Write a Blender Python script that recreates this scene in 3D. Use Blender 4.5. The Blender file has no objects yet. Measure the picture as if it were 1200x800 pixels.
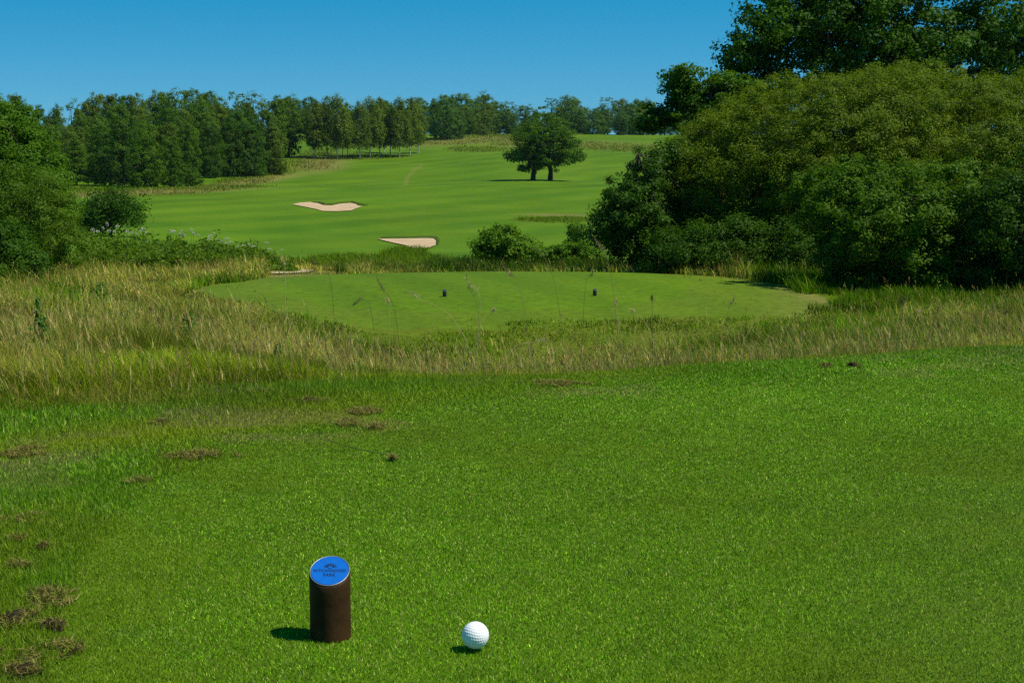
import bpy, math, random
import numpy as np
from mathutils import Vector

SC = bpy.context.scene
COL = SC.collection
R = math.radians
rng = np.random.default_rng(7)

# ------------------------------------------------------------------ camera
CAMH, PITCH, FPX = 0.77, R(6.97), 1800.0
cd = bpy.data.cameras.new('camera'); cam = bpy.data.objects.new('camera', cd); COL.objects.link(cam)
cd.sensor_width = 36.0; cd.lens = 54.0; cd.clip_start = 0.05; cd.clip_end = 8000
cam.location = (0, 0, CAMH); cam.rotation_euler = (R(90) - PITCH, 0, 0)
SC.camera = cam

# ------------------------------------------------------------------ world, sun, exposure
SUN_EL, SUN_AZ = R(57), R(103)          # azimuth clockwise from +Y
w = bpy.data.worlds.new("World"); SC.world = w; w.use_nodes = True
wn = w.node_tree; wn.nodes.clear()
wo = wn.nodes.new('ShaderNodeOutputWorld'); wb = wn.nodes.new('ShaderNodeBackground')
sk = wn.nodes.new('ShaderNodeTexSky'); sk.sky_type = 'NISHITA'; sk.sun_disc = False
sk.sun_elevation = SUN_EL; sk.sun_rotation = SUN_AZ
sk.altitude = 300; sk.air_density = 1.0; sk.dust_density = 0.0; sk.ozone_density = 3.0
hs = wn.nodes.new('ShaderNodeHueSaturation')
hs.inputs['Saturation'].default_value = 1.6; hs.inputs['Hue'].default_value = 0.484
tcw = wn.nodes.new('ShaderNodeTexCoord'); va_ = wn.nodes.new('ShaderNodeVectorMath'); va_.operation = 'ADD'; va_.inputs[1].default_value = (0, 0, .105)
vn_ = wn.nodes.new('ShaderNodeVectorMath'); vn_.operation = 'NORMALIZE'
wn.links.new(tcw.outputs['Generated'], va_.inputs[0]); wn.links.new(va_.outputs[0], vn_.inputs[0]); wn.links.new(vn_.outputs[0], sk.inputs['Vector'])
wn.links.new(sk.outputs[0], hs.inputs['Color']); wn.links.new(hs.outputs[0], wb.inputs['Color'])
wb.inputs['Strength'].default_value = 0.098
wn.links.new(wb.outputs[0], wo.inputs['Surface'])

sd = bpy.data.lights.new('sun', 'SUN'); sun = bpy.data.objects.new('sun', sd); COL.objects.link(sun)
sd.energy = 5.0; sd.angle = R(0.53); sd.color = (1.0, 0.94, 0.80)
sdir = Vector((math.sin(SUN_AZ) * math.cos(SUN_EL), math.cos(SUN_AZ) * math.cos(SUN_EL), math.sin(SUN_EL)))
sun.rotation_euler = sdir.to_track_quat('Z', 'Y').to_euler(); sun.location = (20, -5, 40)

SC.view_settings.view_transform = 'Standard'; SC.view_settings.look = 'None'
SC.view_settings.exposure = 0.12; SC.view_settings.gamma = 1.0
SC.view_settings.use_curve_mapping = False
SC.cycles.use_denoising = False
SC.cycles.max_bounces = 5; SC.cycles.diffuse_bounces = 3; SC.cycles.transmission_bounces = 3

# ------------------------------------------------------------------ geometry of the view, used to survey real distances
cp, sp = math.cos(PITCH), math.sin(PITCH)
def ray(px, row):
    dx = (np.asarray(px, float) - 600) / FPX; dy = (400 - np.asarray(row, float)) / FPX
    return dx, cp + dy * sp, -sp + dy * cp
def P(px, row, Y):
    x, y, z = ray(px, row); t = Y / y
    return np.stack(np.broadcast_arrays(x * t, Y + 0 * t, CAMH + z * t), -1)
def proj(x, y, z):
    zz = z - CAMH
    d = y * cp - zz * sp; up = y * sp + zz * cp
    d = np.where(d < 0.05, 0.05, d)
    return 600 + FPX * x / d, 400 - FPX * up / d
def zrow(Y, row):
    return float(P(600, row, Y)[2])

# smooth value noise
_perm = np.random.default_rng(3).random((512, 512))
def vnoise(x, y, s=1.0, o=0):
    x = np.asarray(x, float) * s + 37.3 * o; y = np.asarray(y, float) * s + 91.7 * o
    xi = np.floor(x).astype(int); yi = np.floor(y).astype(int)
    fx = x - xi; fy = y - yi; fx = fx * fx * (3 - 2 * fx); fy = fy * fy * (3 - 2 * fy)
    a = _perm[xi % 512, yi % 512]; b = _perm[(xi + 1) % 512, yi % 512]
    c = _perm[xi % 512, (yi + 1) % 512]; d = _perm[(xi + 1) % 512, (yi + 1) % 512]
    return (a * (1 - fx) + b * fx) * (1 - fy) + (c * (1 - fx) + d * fx) * fy
def fbm(x, y, s=1.0, o=0, k=4):
    t = 0; n = 0; a = 1
    for i in range(k):
        t = t + a * vnoise(x, y, s * 2 ** i, o + i * 5); n += a; a *= .5
    return t / n
def sstep(a, b, x):
    t = np.clip((x - a) / (b - a), 0, 1); return t * t * (3 - 2 * t)

# ------------------------------------------------------------------ terrain height
TZ = -1.93
far = [(60, 303), (80, 290), (100, 273), (120, 257), (140, 242), (170, 226), (215, 209), (255, 196), (300, 182), (350, 170), (420, 158)]
farz = [(Y, zrow(Y, r)) for Y, r in far] + [(520, 6.9), (900, 7.5), (3200, 8.0)]
def prof(near, cut=60): return [(0.4, 0), ] + near + [q for q in farz if q[0] >= cut]
cols = {
 -300: prof([(4.3, 0), (6, -.06), (10, -.42), (20, -1.2), (30, -1.85), (36, -2.2), (45, -2.6), (60, -3.1), (90, -3.69), (130, -3.86), (180, -3.4), (220, -2.4), (300, .6)], 350),
 100: prof([(4.6, 0), (6, -.07), (10, -.45), (20, -1.25), (30, -1.92), (36, -2.25), (45, -2.65), (60, -3.2), (90, -3.75), (130, -3.86), (180, -3.35), (220, -2.3), (300, .6)], 350),
 350: prof([(4.95, 0), (7, -.2), (10, -.6), (15, -1.2), (20, -1.75), (23.5, -1.93), (34.8, TZ), (38, -2.13), (45, -2.6)]),
 600: prof([(5.3, 0), (7, -.3), (10, -.9), (15, -1.75), (20, -2.3), (22.3, -2.3), (23.8, TZ), (34.9, TZ), (38, -2.5), (45, -3.0)]),
 850: prof([(5.65, 0), (7, -.2), (10, -.75), (15, -1.45), (20, -1.95), (22.5, -2.0), (24.2, TZ), (34, TZ), (38, -2.2), (45, -2.7)]),
 1100: prof([(5.95, 0), (7, -.1), (10, -.5), (15, -.95), (20, -1.4), (26, -1.75), (30, -1.85), (40, -2.2), (48, -2.7)]),
 1500: prof([(6.2, 0), (7, -.05), (10, -.4), (15, -.85), (20, -1.3), (26, -1.65), (30, -1.8), (40, -2.2), (48, -2.7)]),
}
LN0, LN1, NL = math.log(0.4), math.log(3200), 900
lny = np.linspace(LN0, LN1, NL); us = np.linspace(-.62, .62, 125)
ck = sorted(cols); cu = [(c - 600) / 1790 for c in ck]
tab = np.array([np.interp(lny, [math.log(q[0]) for q in cols[c]], [q[1] for q in cols[c]]) for c in ck])
tab = np.array([np.interp(us, cu, tab[:, i]) for i in range(NL)]).T      # [u, lnY]
def blur(a, n, ax):
    k = np.hanning(2 * n + 3)[1:-1]; k /= k.sum(); pad = [(0, 0), (0, 0)]; pad[ax] = (n, n)
    b = np.pad(a, pad, mode='edge')
    return np.apply_along_axis(lambda v: np.convolve(v, k, 'valid'), ax, b)
tab = blur(blur(tab, 9, 1), 8, 0)
def Z(x, y):
    x = np.asarray(x, float); y = np.asarray(y, float)
    u = x / np.maximum(y, 4.0); l = np.log(np.clip(y, .41, 3190))
    fu = np.clip((u - us[0]) / (us[1] - us[0]), 0, len(us) - 1.001); fl = np.clip((l - LN0) / (lny[1] - lny[0]), 0, NL - 1.001)
    i = fu.astype(int); j = fl.astype(int); a = fu - i; b = fl - j
    z = (tab[i, j] * (1 - b) + tab[i, j + 1] * b) * (1 - a) + (tab[i + 1, j] * (1 - b) + tab[i + 1, j + 1] * b) * a
    z = z + sstep(60, 140, y) * (fbm(x, y, 1 / 38., 2, 3) - .5) * 1.6 * np.clip(y / 200, 0, 1)
    z = z + (sstep(5, 9, y) - sstep(21, 24, y)) * (fbm(x, y, 1 / 2.5, 4, 3) - .5) * .22
    z = z + .26 * np.exp(-(((x - .3) / 6.5) ** 2 + ((y - 29.5) / 5.0) ** 2) ** 1.5)
    z = z + (fbm(x, y, 1.6, 8, 2) - .5) * .006
    return z
def hit(px, row, Y0=8, Y1=600):
    Ys = np.exp(np.linspace(math.log(Y0), math.log(Y1), 3000)); p = P(px, row, Ys)
    g = Z(p[:, 0], p[:, 1]); k = np.argmax(p[:, 2] <= g)
    if p[k, 2] > g[k]: k = len(Ys) - 1
    return np.array([p[k, 0], p[k, 1], g[k]])
def on(px, Y):
    x = (px - 600) / 1790 * Y
    return np.array([x, Y, float(Z(x, Y))])

# ------------------------------------------------------------------ mesh / object helpers
def mesh(name, V, F, mat, smooth=False, pcol=None, fval=None, mats=None, mi=None):
    V = np.ascontiguousarray(V, dtype=np.float32).reshape(-1, 3)
    m = bpy.data.meshes.new(name)
    if isinstance(F, np.ndarray):
        k = F.shape[1]; n = len(F)
        m.vertices.add(len(V)); m.vertices.foreach_set('co', V.ravel())
        m.loops.add(n * k); m.loops.foreach_set('vertex_index', np.ascontiguousarray(F, dtype=np.int32).ravel())
        m.polygons.add(n); m.polygons.foreach_set('loop_start', np.arange(0, n * k, k, dtype=np.int32))
        try: m.polygons.foreach_set('loop_total', np.full(n, k, dtype=np.int32))
        except Exception: pass
        m.update(calc_edges=True)
    else:
        m.from_pydata([tuple(map(float, v)) for v in V], [], [tuple(f) for f in F]); m.update()
    for q in (mats or [mat]): m.materials.append(q)
    if mi is not None: m.polygons.foreach_set('material_index', np.asarray(mi, dtype=np.int32))
    if pcol is not None:
        for nm, c in pcol.items():
            c = np.asarray(c, dtype=np.float32)
            if c.shape[1] == 3: c = np.concatenate([c, np.ones((len(c), 1), np.float32)], 1)
            a = m.attributes.new(nm, 'FLOAT_COLOR', 'POINT'); a.data.foreach_set('color', np.ascontiguousarray(c).ravel())
    if fval is not None:
        a = m.attributes.new('rnd', 'FLOAT', 'FACE'); a.data.foreach_set('value', np.asarray(fval, dtype=np.float32))
    if smooth: m.polygons.foreach_set('use_smooth', np.ones(len(m.polygons), dtype=bool))
    return m
def obj(name, me, parent=None, loc=None):
    o = bpy.data.objects.new(name, me); COL.objects.link(o)
    if parent: o.parent = parent
    if loc is not None: o.location = tuple(map(float, loc))
    return o
def tag(o, label=None, cat=None, group=None, kind=None):
    if label: o['label'] = label
    if cat: o['category'] = cat
    if group: o['group'] = group
    if kind: o['kind'] = kind
    return o
def thing(name, label, cat, loc=(0, 0, 0), rz=0, group=None):
    o = obj(name, None, loc=loc); o.rotation_euler = (0, 0, rz); o.empty_display_size = .2
    return tag(o, label, cat, group)

# ------------------------------------------------------------------ materials
def newmat(name):
    m = bpy.data.materials.new(name); m.use_nodes = True
    nt = m.node_tree; b = nt.nodes['Principled BSDF']; return m, nt, b
def N(nt, t, **kw):
    n = nt.nodes.new(t)
    for k, v in kw.items():
        if k in n.inputs: n.inputs[k].default_value = v
        else: setattr(n, k, v)
    return n
def simple(name, col, rough=.6, spec=.3, metal=0, noise=0, scale=30):
    m, nt, b = newmat(name)
    b.inputs['Base Color'].default_value = (*col, 1); b.inputs['Roughness'].default_value = rough
    b.inputs['Specular IOR Level'].default_value = spec; b.inputs['Metallic'].default_value = metal
    if noise:
        tc = N(nt, 'ShaderNodeTexCoord'); ns = N(nt, 'ShaderNodeTexNoise', Scale=scale, Detail=6.0, Roughness=.65)
        nt.links.new(tc.outputs['Object'], ns.inputs['Vector'])
        cr = N(nt, 'ShaderNodeValToRGB')
        cr.color_ramp.elements[0].position = .3; cr.color_ramp.elements[1].position = .72
        cr.color_ramp.elements[0].color = (*[c * (1 - noise) for c in col], 1)
        cr.color_ramp.elements[1].color = (*[min(1, c * (1 + noise)) for c in col], 1)
        nt.links.new(ns.outputs['Fac'], cr.inputs['Fac']); nt.links.new(cr.outputs[0], b.inputs['Base Color'])
        bp = N(nt, 'ShaderNodeBump', Strength=.25); bp.inputs['Distance'].default_value = .01
        nt.links.new(ns.outputs['Fac'], bp.inputs['Height']); nt.links.new(bp.outputs[0], b.inputs['Normal'])
    return m
def leafmat(name, dark, light, trans=.38, rough=.55, spec=.12, patch=.35, pscale=.5):
    m, nt, b = newmat(name); L = nt.links
    at = N(nt, 'ShaderNodeAttribute', attribute_name='rnd')
    oi = N(nt, 'ShaderNodeObjectInfo'); tc = N(nt, 'ShaderNodeTexCoord')
    ns = N(nt, 'ShaderNodeTexNoise', Scale=pscale, Detail=2.0); L.new(tc.outputs['Object'], ns.inputs['Vector'])
    ad = N(nt, 'ShaderNodeMath', operation='MULTIPLY_ADD'); L.new(ns.outputs['Fac'], ad.inputs[0]); ad.inputs[1].default_value = patch * 2; ad.inputs[2].default_value = -patch
    s = N(nt, 'ShaderNodeMath', operation='ADD'); L.new(at.outputs['Fac'], s.inputs[0]); L.new(ad.outputs[0], s.inputs[1])
    s2 = N(nt, 'ShaderNodeMath', operation='MULTIPLY_ADD', use_clamp=True); L.new(oi.outputs['Random'], s2.inputs[0]); s2.inputs[1].default_value = .3
    sh = N(nt, 'ShaderNodeMath', operation='SUBTRACT'); L.new(s.outputs[0], sh.inputs[0]); sh.inputs[1].default_value = .15; L.new(sh.outputs[0], s2.inputs[2])
    mx = N(nt, 'ShaderNodeMix', data_type='RGBA'); L.new(s2.outputs[0], mx.inputs[0]); mx.inputs[6].default_value = (*dark, 1); mx.inputs[7].default_value = (*light, 1)
    L.new(mx.outputs[2], b.inputs['Base Color']); b.inputs['Roughness'].default_value = rough; b.inputs['Specular IOR Level'].default_value = spec
    tr = N(nt, 'ShaderNodeBsdfTranslucent')
    g = N(nt, 'ShaderNodeMix', data_type='RGBA', blend_type='MULTIPLY'); g.inputs[0].default_value = 1; L.new(mx.outputs[2], g.inputs[6]); g.inputs[7].default_value = (1.5, 1.5, .5, 1)
    L.new(g.outputs[2], tr.inputs['Color'])
    ms = N(nt, 'ShaderNodeMixShader'); ms.inputs[0].default_value = trans
    L.new(b.outputs[0], ms.inputs[1]); L.new(tr.outputs[0], ms.inputs[2]); L.new(ms.outputs[0], nt.nodes['Material Output'].inputs['Surface'])
    return m
def blademat(name, rough=.45, spec=.35, trans=.25):
    m, nt, b = newmat(name); L = nt.links
    at = N(nt, 'ShaderNodeAttribute', attribute_name='col')
    L.new(at.outputs['Color'], b.inputs['Base Color']); b.inputs['Roughness'].default_value = rough; b.inputs['Specular IOR Level'].default_value = spec
    tr = N(nt, 'ShaderNodeBsdfTranslucent'); L.new(at.outputs['Color'], tr.inputs['Color'])
    ms = N(nt, 'ShaderNodeMixShader'); ms.inputs[0].default_value = trans
    L.new(b.outputs[0], ms.inputs[1]); L.new(tr.outputs[0], ms.inputs[2]); L.new(ms.outputs[0], nt.nodes['Material Output'].inputs['Surface'])
    return m
M_blade = blademat('grass_blade', .55, .14, .28)
M_dry = blademat('dry_blade', .8, .02, .3)
M_oak = leafmat('oak_leaf', (0.032, 0.088, 0.001), (0.11, 0.205, 0.004))
M_wood = leafmat('woodland_leaf', (0.042, 0.105, 0.004), (0.13, 0.225, 0.01), pscale=.15)
M_wood2 = leafmat('dark_woodland_leaf', (0.028, 0.08, 0.004), (0.088, 0.178, 0.008), pscale=.15)
M_far = leafmat('far_leaf', (0.038, 0.105, 0.014), (0.115, 0.215, 0.026), pscale=.12)
M_olive = leafmat('olive_leaf', (0.055, 0.098, 0.004), (0.145, 0.215, 0.011), pscale=.15)
M_birch = leafmat('birch_leaf', (0.055, 0.105, 0.008), (0.155, 0.225, 0.018), pscale=.2)
M_willow = leafmat('willow_leaf', (0.052, 0.108, 0.002), (0.168, 0.235, 0.006), pscale=.35)
M_thick = leafmat('thicket_leaf', (.034, .090, .003), (.120, .205, .009), pscale=.6)
M_front = leafmat('wood_front_leaf', (.020, .066, .002), (.078, .165, .005), pscale=.15)
M_sallow = leafmat('sallow_leaf', (.028, .082, .002), (.100, .195, .005), pscale=.5)
M_alder = leafmat('alder_leaf', (0.02, 0.07, 0.001), (0.085, 0.19, 0.004), pscale=.6)
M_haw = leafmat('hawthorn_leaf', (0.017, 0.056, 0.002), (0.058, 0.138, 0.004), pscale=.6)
M_shrub = leafmat('shrub_leaf', (0.036, 0.105, 0.002), (0.125, 0.245, 0.006), pscale=.5)
M_bark = simple('bark', (.06, .045, .03), .9, .1, noise=.5, scale=6)
M_birchbark = simple('birch_bark', (.45, .43, .38), .8, .2, noise=.5, scale=3)
M_soil = simple('soil', (.028, .020, .013), .95, .1, noise=.6, scale=90)

# ------------------------------------------------------------------ ground cover maps
def tee_edge(px):      # lower limit (row) of the tall grass
    return np.interp(px, [-400, 0, 150, 300, 450, 600, 750, 900, 1050, 1200, 1600], [505, 490, 478, 464, 448, 436, 424, 416, 408, 402, 390])
def y_edge(x, y):
    px = 600 + 1790 * np.asarray(x) / np.maximum(y, 2.0); return .77 / np.tan(np.arctan((tee_edge(px) - 400) / FPX) + PITCH)
def mow_edge(px):      # where the close-mown turf ends
    return np.interp(px, [-400, 40, 60, 100, 180, 330, 500, 650, 800, 1200, 1600], [900, 900, 760, 640, 560, 505, 472, 450, 440, 420, 404])
def inpoly(px, py, poly):
    r = np.zeros(px.shape, bool); n = len(poly)
    for i in range(n):
        x1, y1 = poly[i]; x2, y2 = poly[(i + 1) % n]
        c = ((y1 > py) != (y2 > py)); xx = (x2 - x1) * (py - y1) / ((y2 - y1) + 1e-12) + x1
        r ^= c & (px < xx)
    return r
TEE2 = [(225, 346), (300, 329), (400, 322), (520, 319), (640, 320), (760, 327), (860, 339), (945, 356), (1000, 371), (950, 381), (800, 379), (600, 383), (440, 385), (350, 376), (260, 364)]
TEE2IN = [(318, 342), (380, 325), (460, 321), (640, 322), (750, 329), (810, 345), (800, 362), (700, 372), (500, 374), (380, 368), (330, 356)]
def plane_poly(pl, z):
    out = []
    for a, b in pl:
        x, y, zz = ray(a, b); t = (z - CAMH) / zz; out.append((float(x * t), float(y * t)))
    return out
T2 = plane_poly(TEE2, TZ); T2I = plane_poly(TEE2IN, TZ)
def ell(px, row, cx, cy, rx, ry, rot=0):
    a = math.radians(rot); dx = px - cx; dy = row - cy
    u = dx * math.cos(a) + dy * math.sin(a); v = -dx * math.sin(a) + dy * math.cos(a)
    return np.exp(-((u / rx) ** 2 + (v / ry) ** 2) ** 1.3)

def covers(x, y, z):
    px, row = proj(x, y, z)
    t2 = inpoly(x + .5 * (vnoise(x, y, .8, 3) - .5), y + .8 * (vnoise(x, y, .6, 6) - .5), T2); t2i = inpoly(x, y, T2I)
    nr = y < 8
    n1 = fbm(x, y, .35, 1); n2 = fbm(x, y, 1 / 9., 11)
    lnx = np.log(np.maximum(y, 1)) * 8; nn = fbm(px / 60., lnx, 1.3, 21)
    farm = y > 47
    mown = np.where(nr, (row > mow_edge(px)) * 1.0, 0.)
    mown = np.where(t2, .75, mown); mown = np.where(t2i, 1., mown)
    fw = sstep(47, 60, y) * 1.0
    rough = np.zeros_like(px)
    for e in [(300, 208, 75, 9, -12), (365, 190, 40, 14, -10), (210, 224, 95, 5, -3), (120, 224, 80, 6, 0), (560, 163, 95, 6, -3), (720, 172, 60, 6, 2), (610, 168, 50, 5, 0),
              (650, 258, 55, 4, 0), (430, 312, 120, 14, 0), (470, 298, 40, 8, -8), (560, 175, 40, 4, 0), (420, 184, 60, 4, 0)]:
        rough = np.maximum(rough, ell(px, row, *e))
    rough = sstep(.25, .75, rough + (nn - .5) * .7)
    fw = fw * (1 - rough)
    mown = np.where(farm, fw, mown)
    dry = np.zeros_like(px)
    for e, s in [((300, 212, 70, 4, -8), .75), ((375, 193, 32, 9, -6), .9), ((160, 226, 120, 3, -2), .9), ((545, 165, 100, 5, -3), .55), ((715, 170, 60, 5, 2), .4),
                 ((620, 168, 60, 5, 0), .6), ((655, 252, 45, 1.5, 1), .7), ((420, 315, 60, 5, -4), .5)]:
        dry = np.maximum(dry, s * ell(px, row, *e))
    tr = np.abs(np.hypot((px - 512) / 1.35, (row - 218)) - 27)    # wheel track curving over the fairway
    track = np.exp(-(tr / 1.6) ** 2) * (px < 495) * (row < 217) * (row > 190) * (y > 150)
    dry = np.maximum(dry, .45 * track)
    dry = np.where(farm, dry * (.6 + .8 * nn), .35 * n1)
    # near: thatch patches in the fringe
    fr = (row < mow_edge(px) + 25) & nr
    thatch = sstep(.56, .72, fbm(x, y * 1.4, 2.6, 31)) * np.where(fr, .8, 0) * (row > tee_edge(px) - 8)
    dry = np.where(nr, np.maximum(.12 * n1, thatch), dry)
    dry = np.where(t2 & ~t2i, .02 + .16 * n2 + .30 * sstep(860, 980, px) + .25 * ell(px, row, 960, 350, 60, 6, 15), dry); dry = np.where(t2i, .05, dry)
    dryz = ell(px, row, 210, 360, 120, 22, 8) + .8 * ell(px, row, 330, 350, 60, 14)
    mid = (y >= 8) & (~farm) & (~t2)
    dry = np.where(mid, np.clip(.08 + .5 * dryz + .5 * (n1 - .5) + .9 * ell(px, row, 250, 318, 170, 8), 0, 1), dry)
    # mowing stripes run across the fairway
    ph = (y - 2.3 * x + 22 * fbm(x, y, 1 / 70., 41, 2)) / 10.5
    st = .5 + .5 * np.tanh(2.2 * np.sin(ph * math.pi))
    st = .5 + (st - .5) * (.15 + 1.1 * fbm(x, y, 1 / 22., 51, 3)) * .52 * (1 - .6 * sstep(230, 400, y)) + (fbm(px / 60., lnx, .8, 55, 3) - .5) * .9
    pht = x * 1.35 + .5 * y
    st2 = .5 + .5 * np.tanh(2 * np.sin(pht * math.pi / 1.3)) * .35
    st = np.where(farm, st, np.where(t2, st2, .5))
    return mown, dry, st, thatch

# ------------------------------------------------------------------ ground sheet
def ground():
    yy = np.concatenate([np.linspace(-14, .9, 40), np.exp(np.linspace(math.log(1), math.log(3100), 1150))])
    a = np.linspace(-.40, .40, 620); b = np.linspace(.41, 1.5, 40)
    uu = np.concatenate([-b[::-1], a, b])
    U, Y = np.meshgrid(uu, yy)
    X = U * np.where(Y > 8, Y, 8 + (8 - Y) * .0)
    X = np.where(Y > 8, U * Y, U * 8)
    Zz = Z(X, Y)
    mown, dry, st, th = covers(X.ravel(), Y.ravel(), Zz.ravel())
    V = np.stack([X, Y, Zz], -1).reshape(-1, 3)
    h, w_ = X.shape; idx = np.arange(h * w_).reshape(h, w_)
    F = np.stack([idx[:-1, :-1], idx[:-1, 1:], idx[1:, 1:], idx[1:, :-1]], -1).reshape(-1, 4)
    m, nt, bs = newmat('turf'); L = nt.links
    A = N(nt, 'ShaderNodeAttribute', attribute_name='cov'); S = N(nt, 'ShaderNodeSeparateColor'); L.new(A.outputs['Color'], S.inputs[0])
    tc = N(nt, 'ShaderNodeTexCoord')
    nf = N(nt, 'ShaderNodeTexNoise', Scale=55.0, Detail=5.0, Roughness=.7); L.new(tc.outputs['Object'], nf.inputs['Vector'])
    nm = N(nt, 'ShaderNodeTexNoise', Scale=1.1, Detail=6.0, Roughness=.7); L.new(tc.outputs['Object'], nm.inputs['Vector'])
    nl = N(nt, 'ShaderNodeTexNoise', Scale=.09, Detail=4.0, Roughness=.6); L.new(tc.outputs['Object'], nl.inputs['Vector'])
    def mix(f, c1, c2, fac=None):
        q = N(nt, 'ShaderNodeMix', data_type='RGBA')
        for s_, i in ((f, 0), (c1, 6), (c2, 7)):
            if isinstance(s_, tuple): q.inputs[i].default_value = (*s_, 1)
            elif isinstance(s_, (int, float)): q.inputs[i].default_value = s_
            else: L.new(s_, q.inputs[i])
        return q.outputs[2]
    rough_c = mix(nm.outputs['Fac'], (.044, .090, .001), (.115, .150, .005))
    mown_c = mix(S.outputs['Blue'], (.051, .124, .0008), (.094, .170, .0028))
    base = mix(S.outputs['Red'], rough_c, mown_c)
    dryc = mix(nm.outputs['Fac'], (.12, .125, .025), (.25, .20, .07))
    base = mix(S.outputs['Green'], base, dryc)
    va = N(nt, 'ShaderNodeMath', operation='MULTIPLY_ADD'); va.inputs[1].default_value = 1.3; va.inputs[2].default_value = .35
    av = N(nt, 'ShaderNodeMath', operation='ADD'); L.new(nf.outputs['Fac'], av.inputs[0]); L.new(nl.outputs['Fac'], av.inputs[1])
    hv = N(nt, 'ShaderNodeMath', operation='MULTIPLY'); L.new(av.outputs[0], hv.inputs[0]); hv.inputs[1].default_value = .5
    L.new(hv.outputs[0], va.inputs[0])
    n4 = N(nt, 'ShaderNodeTexNoise', Scale=6.0, Detail=5.0, Roughness=.8); L.new(tc.outputs['Object'], n4.inputs['Vector'])
    v4 = N(nt, 'ShaderNodeMath', operation='MULTIPLY_ADD'); L.new(n4.outputs['Fac'], v4.inputs[0]); v4.inputs[1].default_value = 1.5; v4.inputs[2].default_value = .28
    vm = N(nt, 'ShaderNodeMath', operation='MULTIPLY'); L.new(va.outputs[0], vm.inputs[0]); L.new(v4.outputs[0], vm.inputs[1])
    mu = N(nt, 'ShaderNodeMix', data_type='RGBA', blend_type='MULTIPLY'); mu.inputs[0].default_value = 1; L.new(base, mu.inputs[6]); L.new(vm.outputs[0], mu.inputs[7])
    L.new(mu.outputs[2], bs.inputs['Base Color']); bs.inputs['Roughness'].default_value = .9; bs.inputs['Specular IOR Level'].default_value = .08
    bp = N(nt, 'ShaderNodeBump', Strength=.5); bp.inputs['Distance'].default_value = .08; L.new(nm.outputs['Fac'], bp.inputs['Height'])
    L.new(bp.outputs[0], bs.inputs['Normal'])
    me = mesh('ground', V, F, m, smooth=True, pcol={'cov': np.stack([mown, dry, st], -1)})
    tag(obj('ground', me), kind='structure')
ground()

# ------------------------------------------------------------------ grass blades
def blades3(x, y, z, h, wd, col, lean=.6, seg=2, tipcol=None, dirx=None):
    """curved tapering strips; returns V,F(quads),C"""
    n = len(x); a = rng.random(n) * 2 * np.pi; 
    ld = rng.random(n) * 2 * np.pi if dirx is None else dirx
    lm = lean * (rng.random(n) ** .7)
    ts = np.linspace(0, 1, seg + 1)
    V = np.empty((n, (seg + 1) * 2, 3), np.float32); C = np.empty((n, (seg + 1) * 2, 3), np.float32)
    wx = np.cos(a) * wd * .5; wy = np.sin(a) * wd * .5
    for i, t in enumerate(ts):
        bend = lm * t ** 1.8; k = np.sqrt(np.maximum(0, 1 - np.minimum(bend, .95) ** 2))
        cx = x + h * bend * np.cos(ld); cy = y + h * bend * np.sin(ld); cz = z + h * t * (.4 + .6 * k)
        f = (1 - t) ** .6 if t < 1 else .08
        V[:, 2 * i, 0] = cx - wx * f; V[:, 2 * i, 1] = cy - wy * f; V[:, 2 * i, 2] = cz
        V[:, 2 * i + 1, 0] = cx + wx * f; V[:, 2 * i + 1, 1] = cy + wy * f; V[:, 2 * i + 1, 2] = cz
        c = col if tipcol is None else col * (1 - t) + tipcol * t
        C[:, 2 * i] = c; C[:, 2 * i + 1] = c
    m = (seg + 1) * 2; base = (np.arange(n) * m)[:, None, None]
    q = np.array([[2 * i, 2 * i + 1, 2 * i + 3, 2 * i + 2] for i in range(seg)])[None]
    return V.reshape(-1, 3), (base + q).reshape(-1, 4), C.reshape(-1, 3)
def cat(parts):
    Vs, Fs, Cs = [], [], []; o = 0
    for V, F, C in parts:
        Vs.append(V); Fs.append(F + o); Cs.append(C); o += len(V)
    return np.concatenate(Vs), np.concatenate(Fs), np.concatenate(Cs)
def palette(n, cols_, wts):
    c = np.array(cols_, float)[rng.choice(len(cols_), n, p=np.array(wts) / sum(wts))]
    return c * (0.8 + .4 * rng.random((n, 1)))

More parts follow.
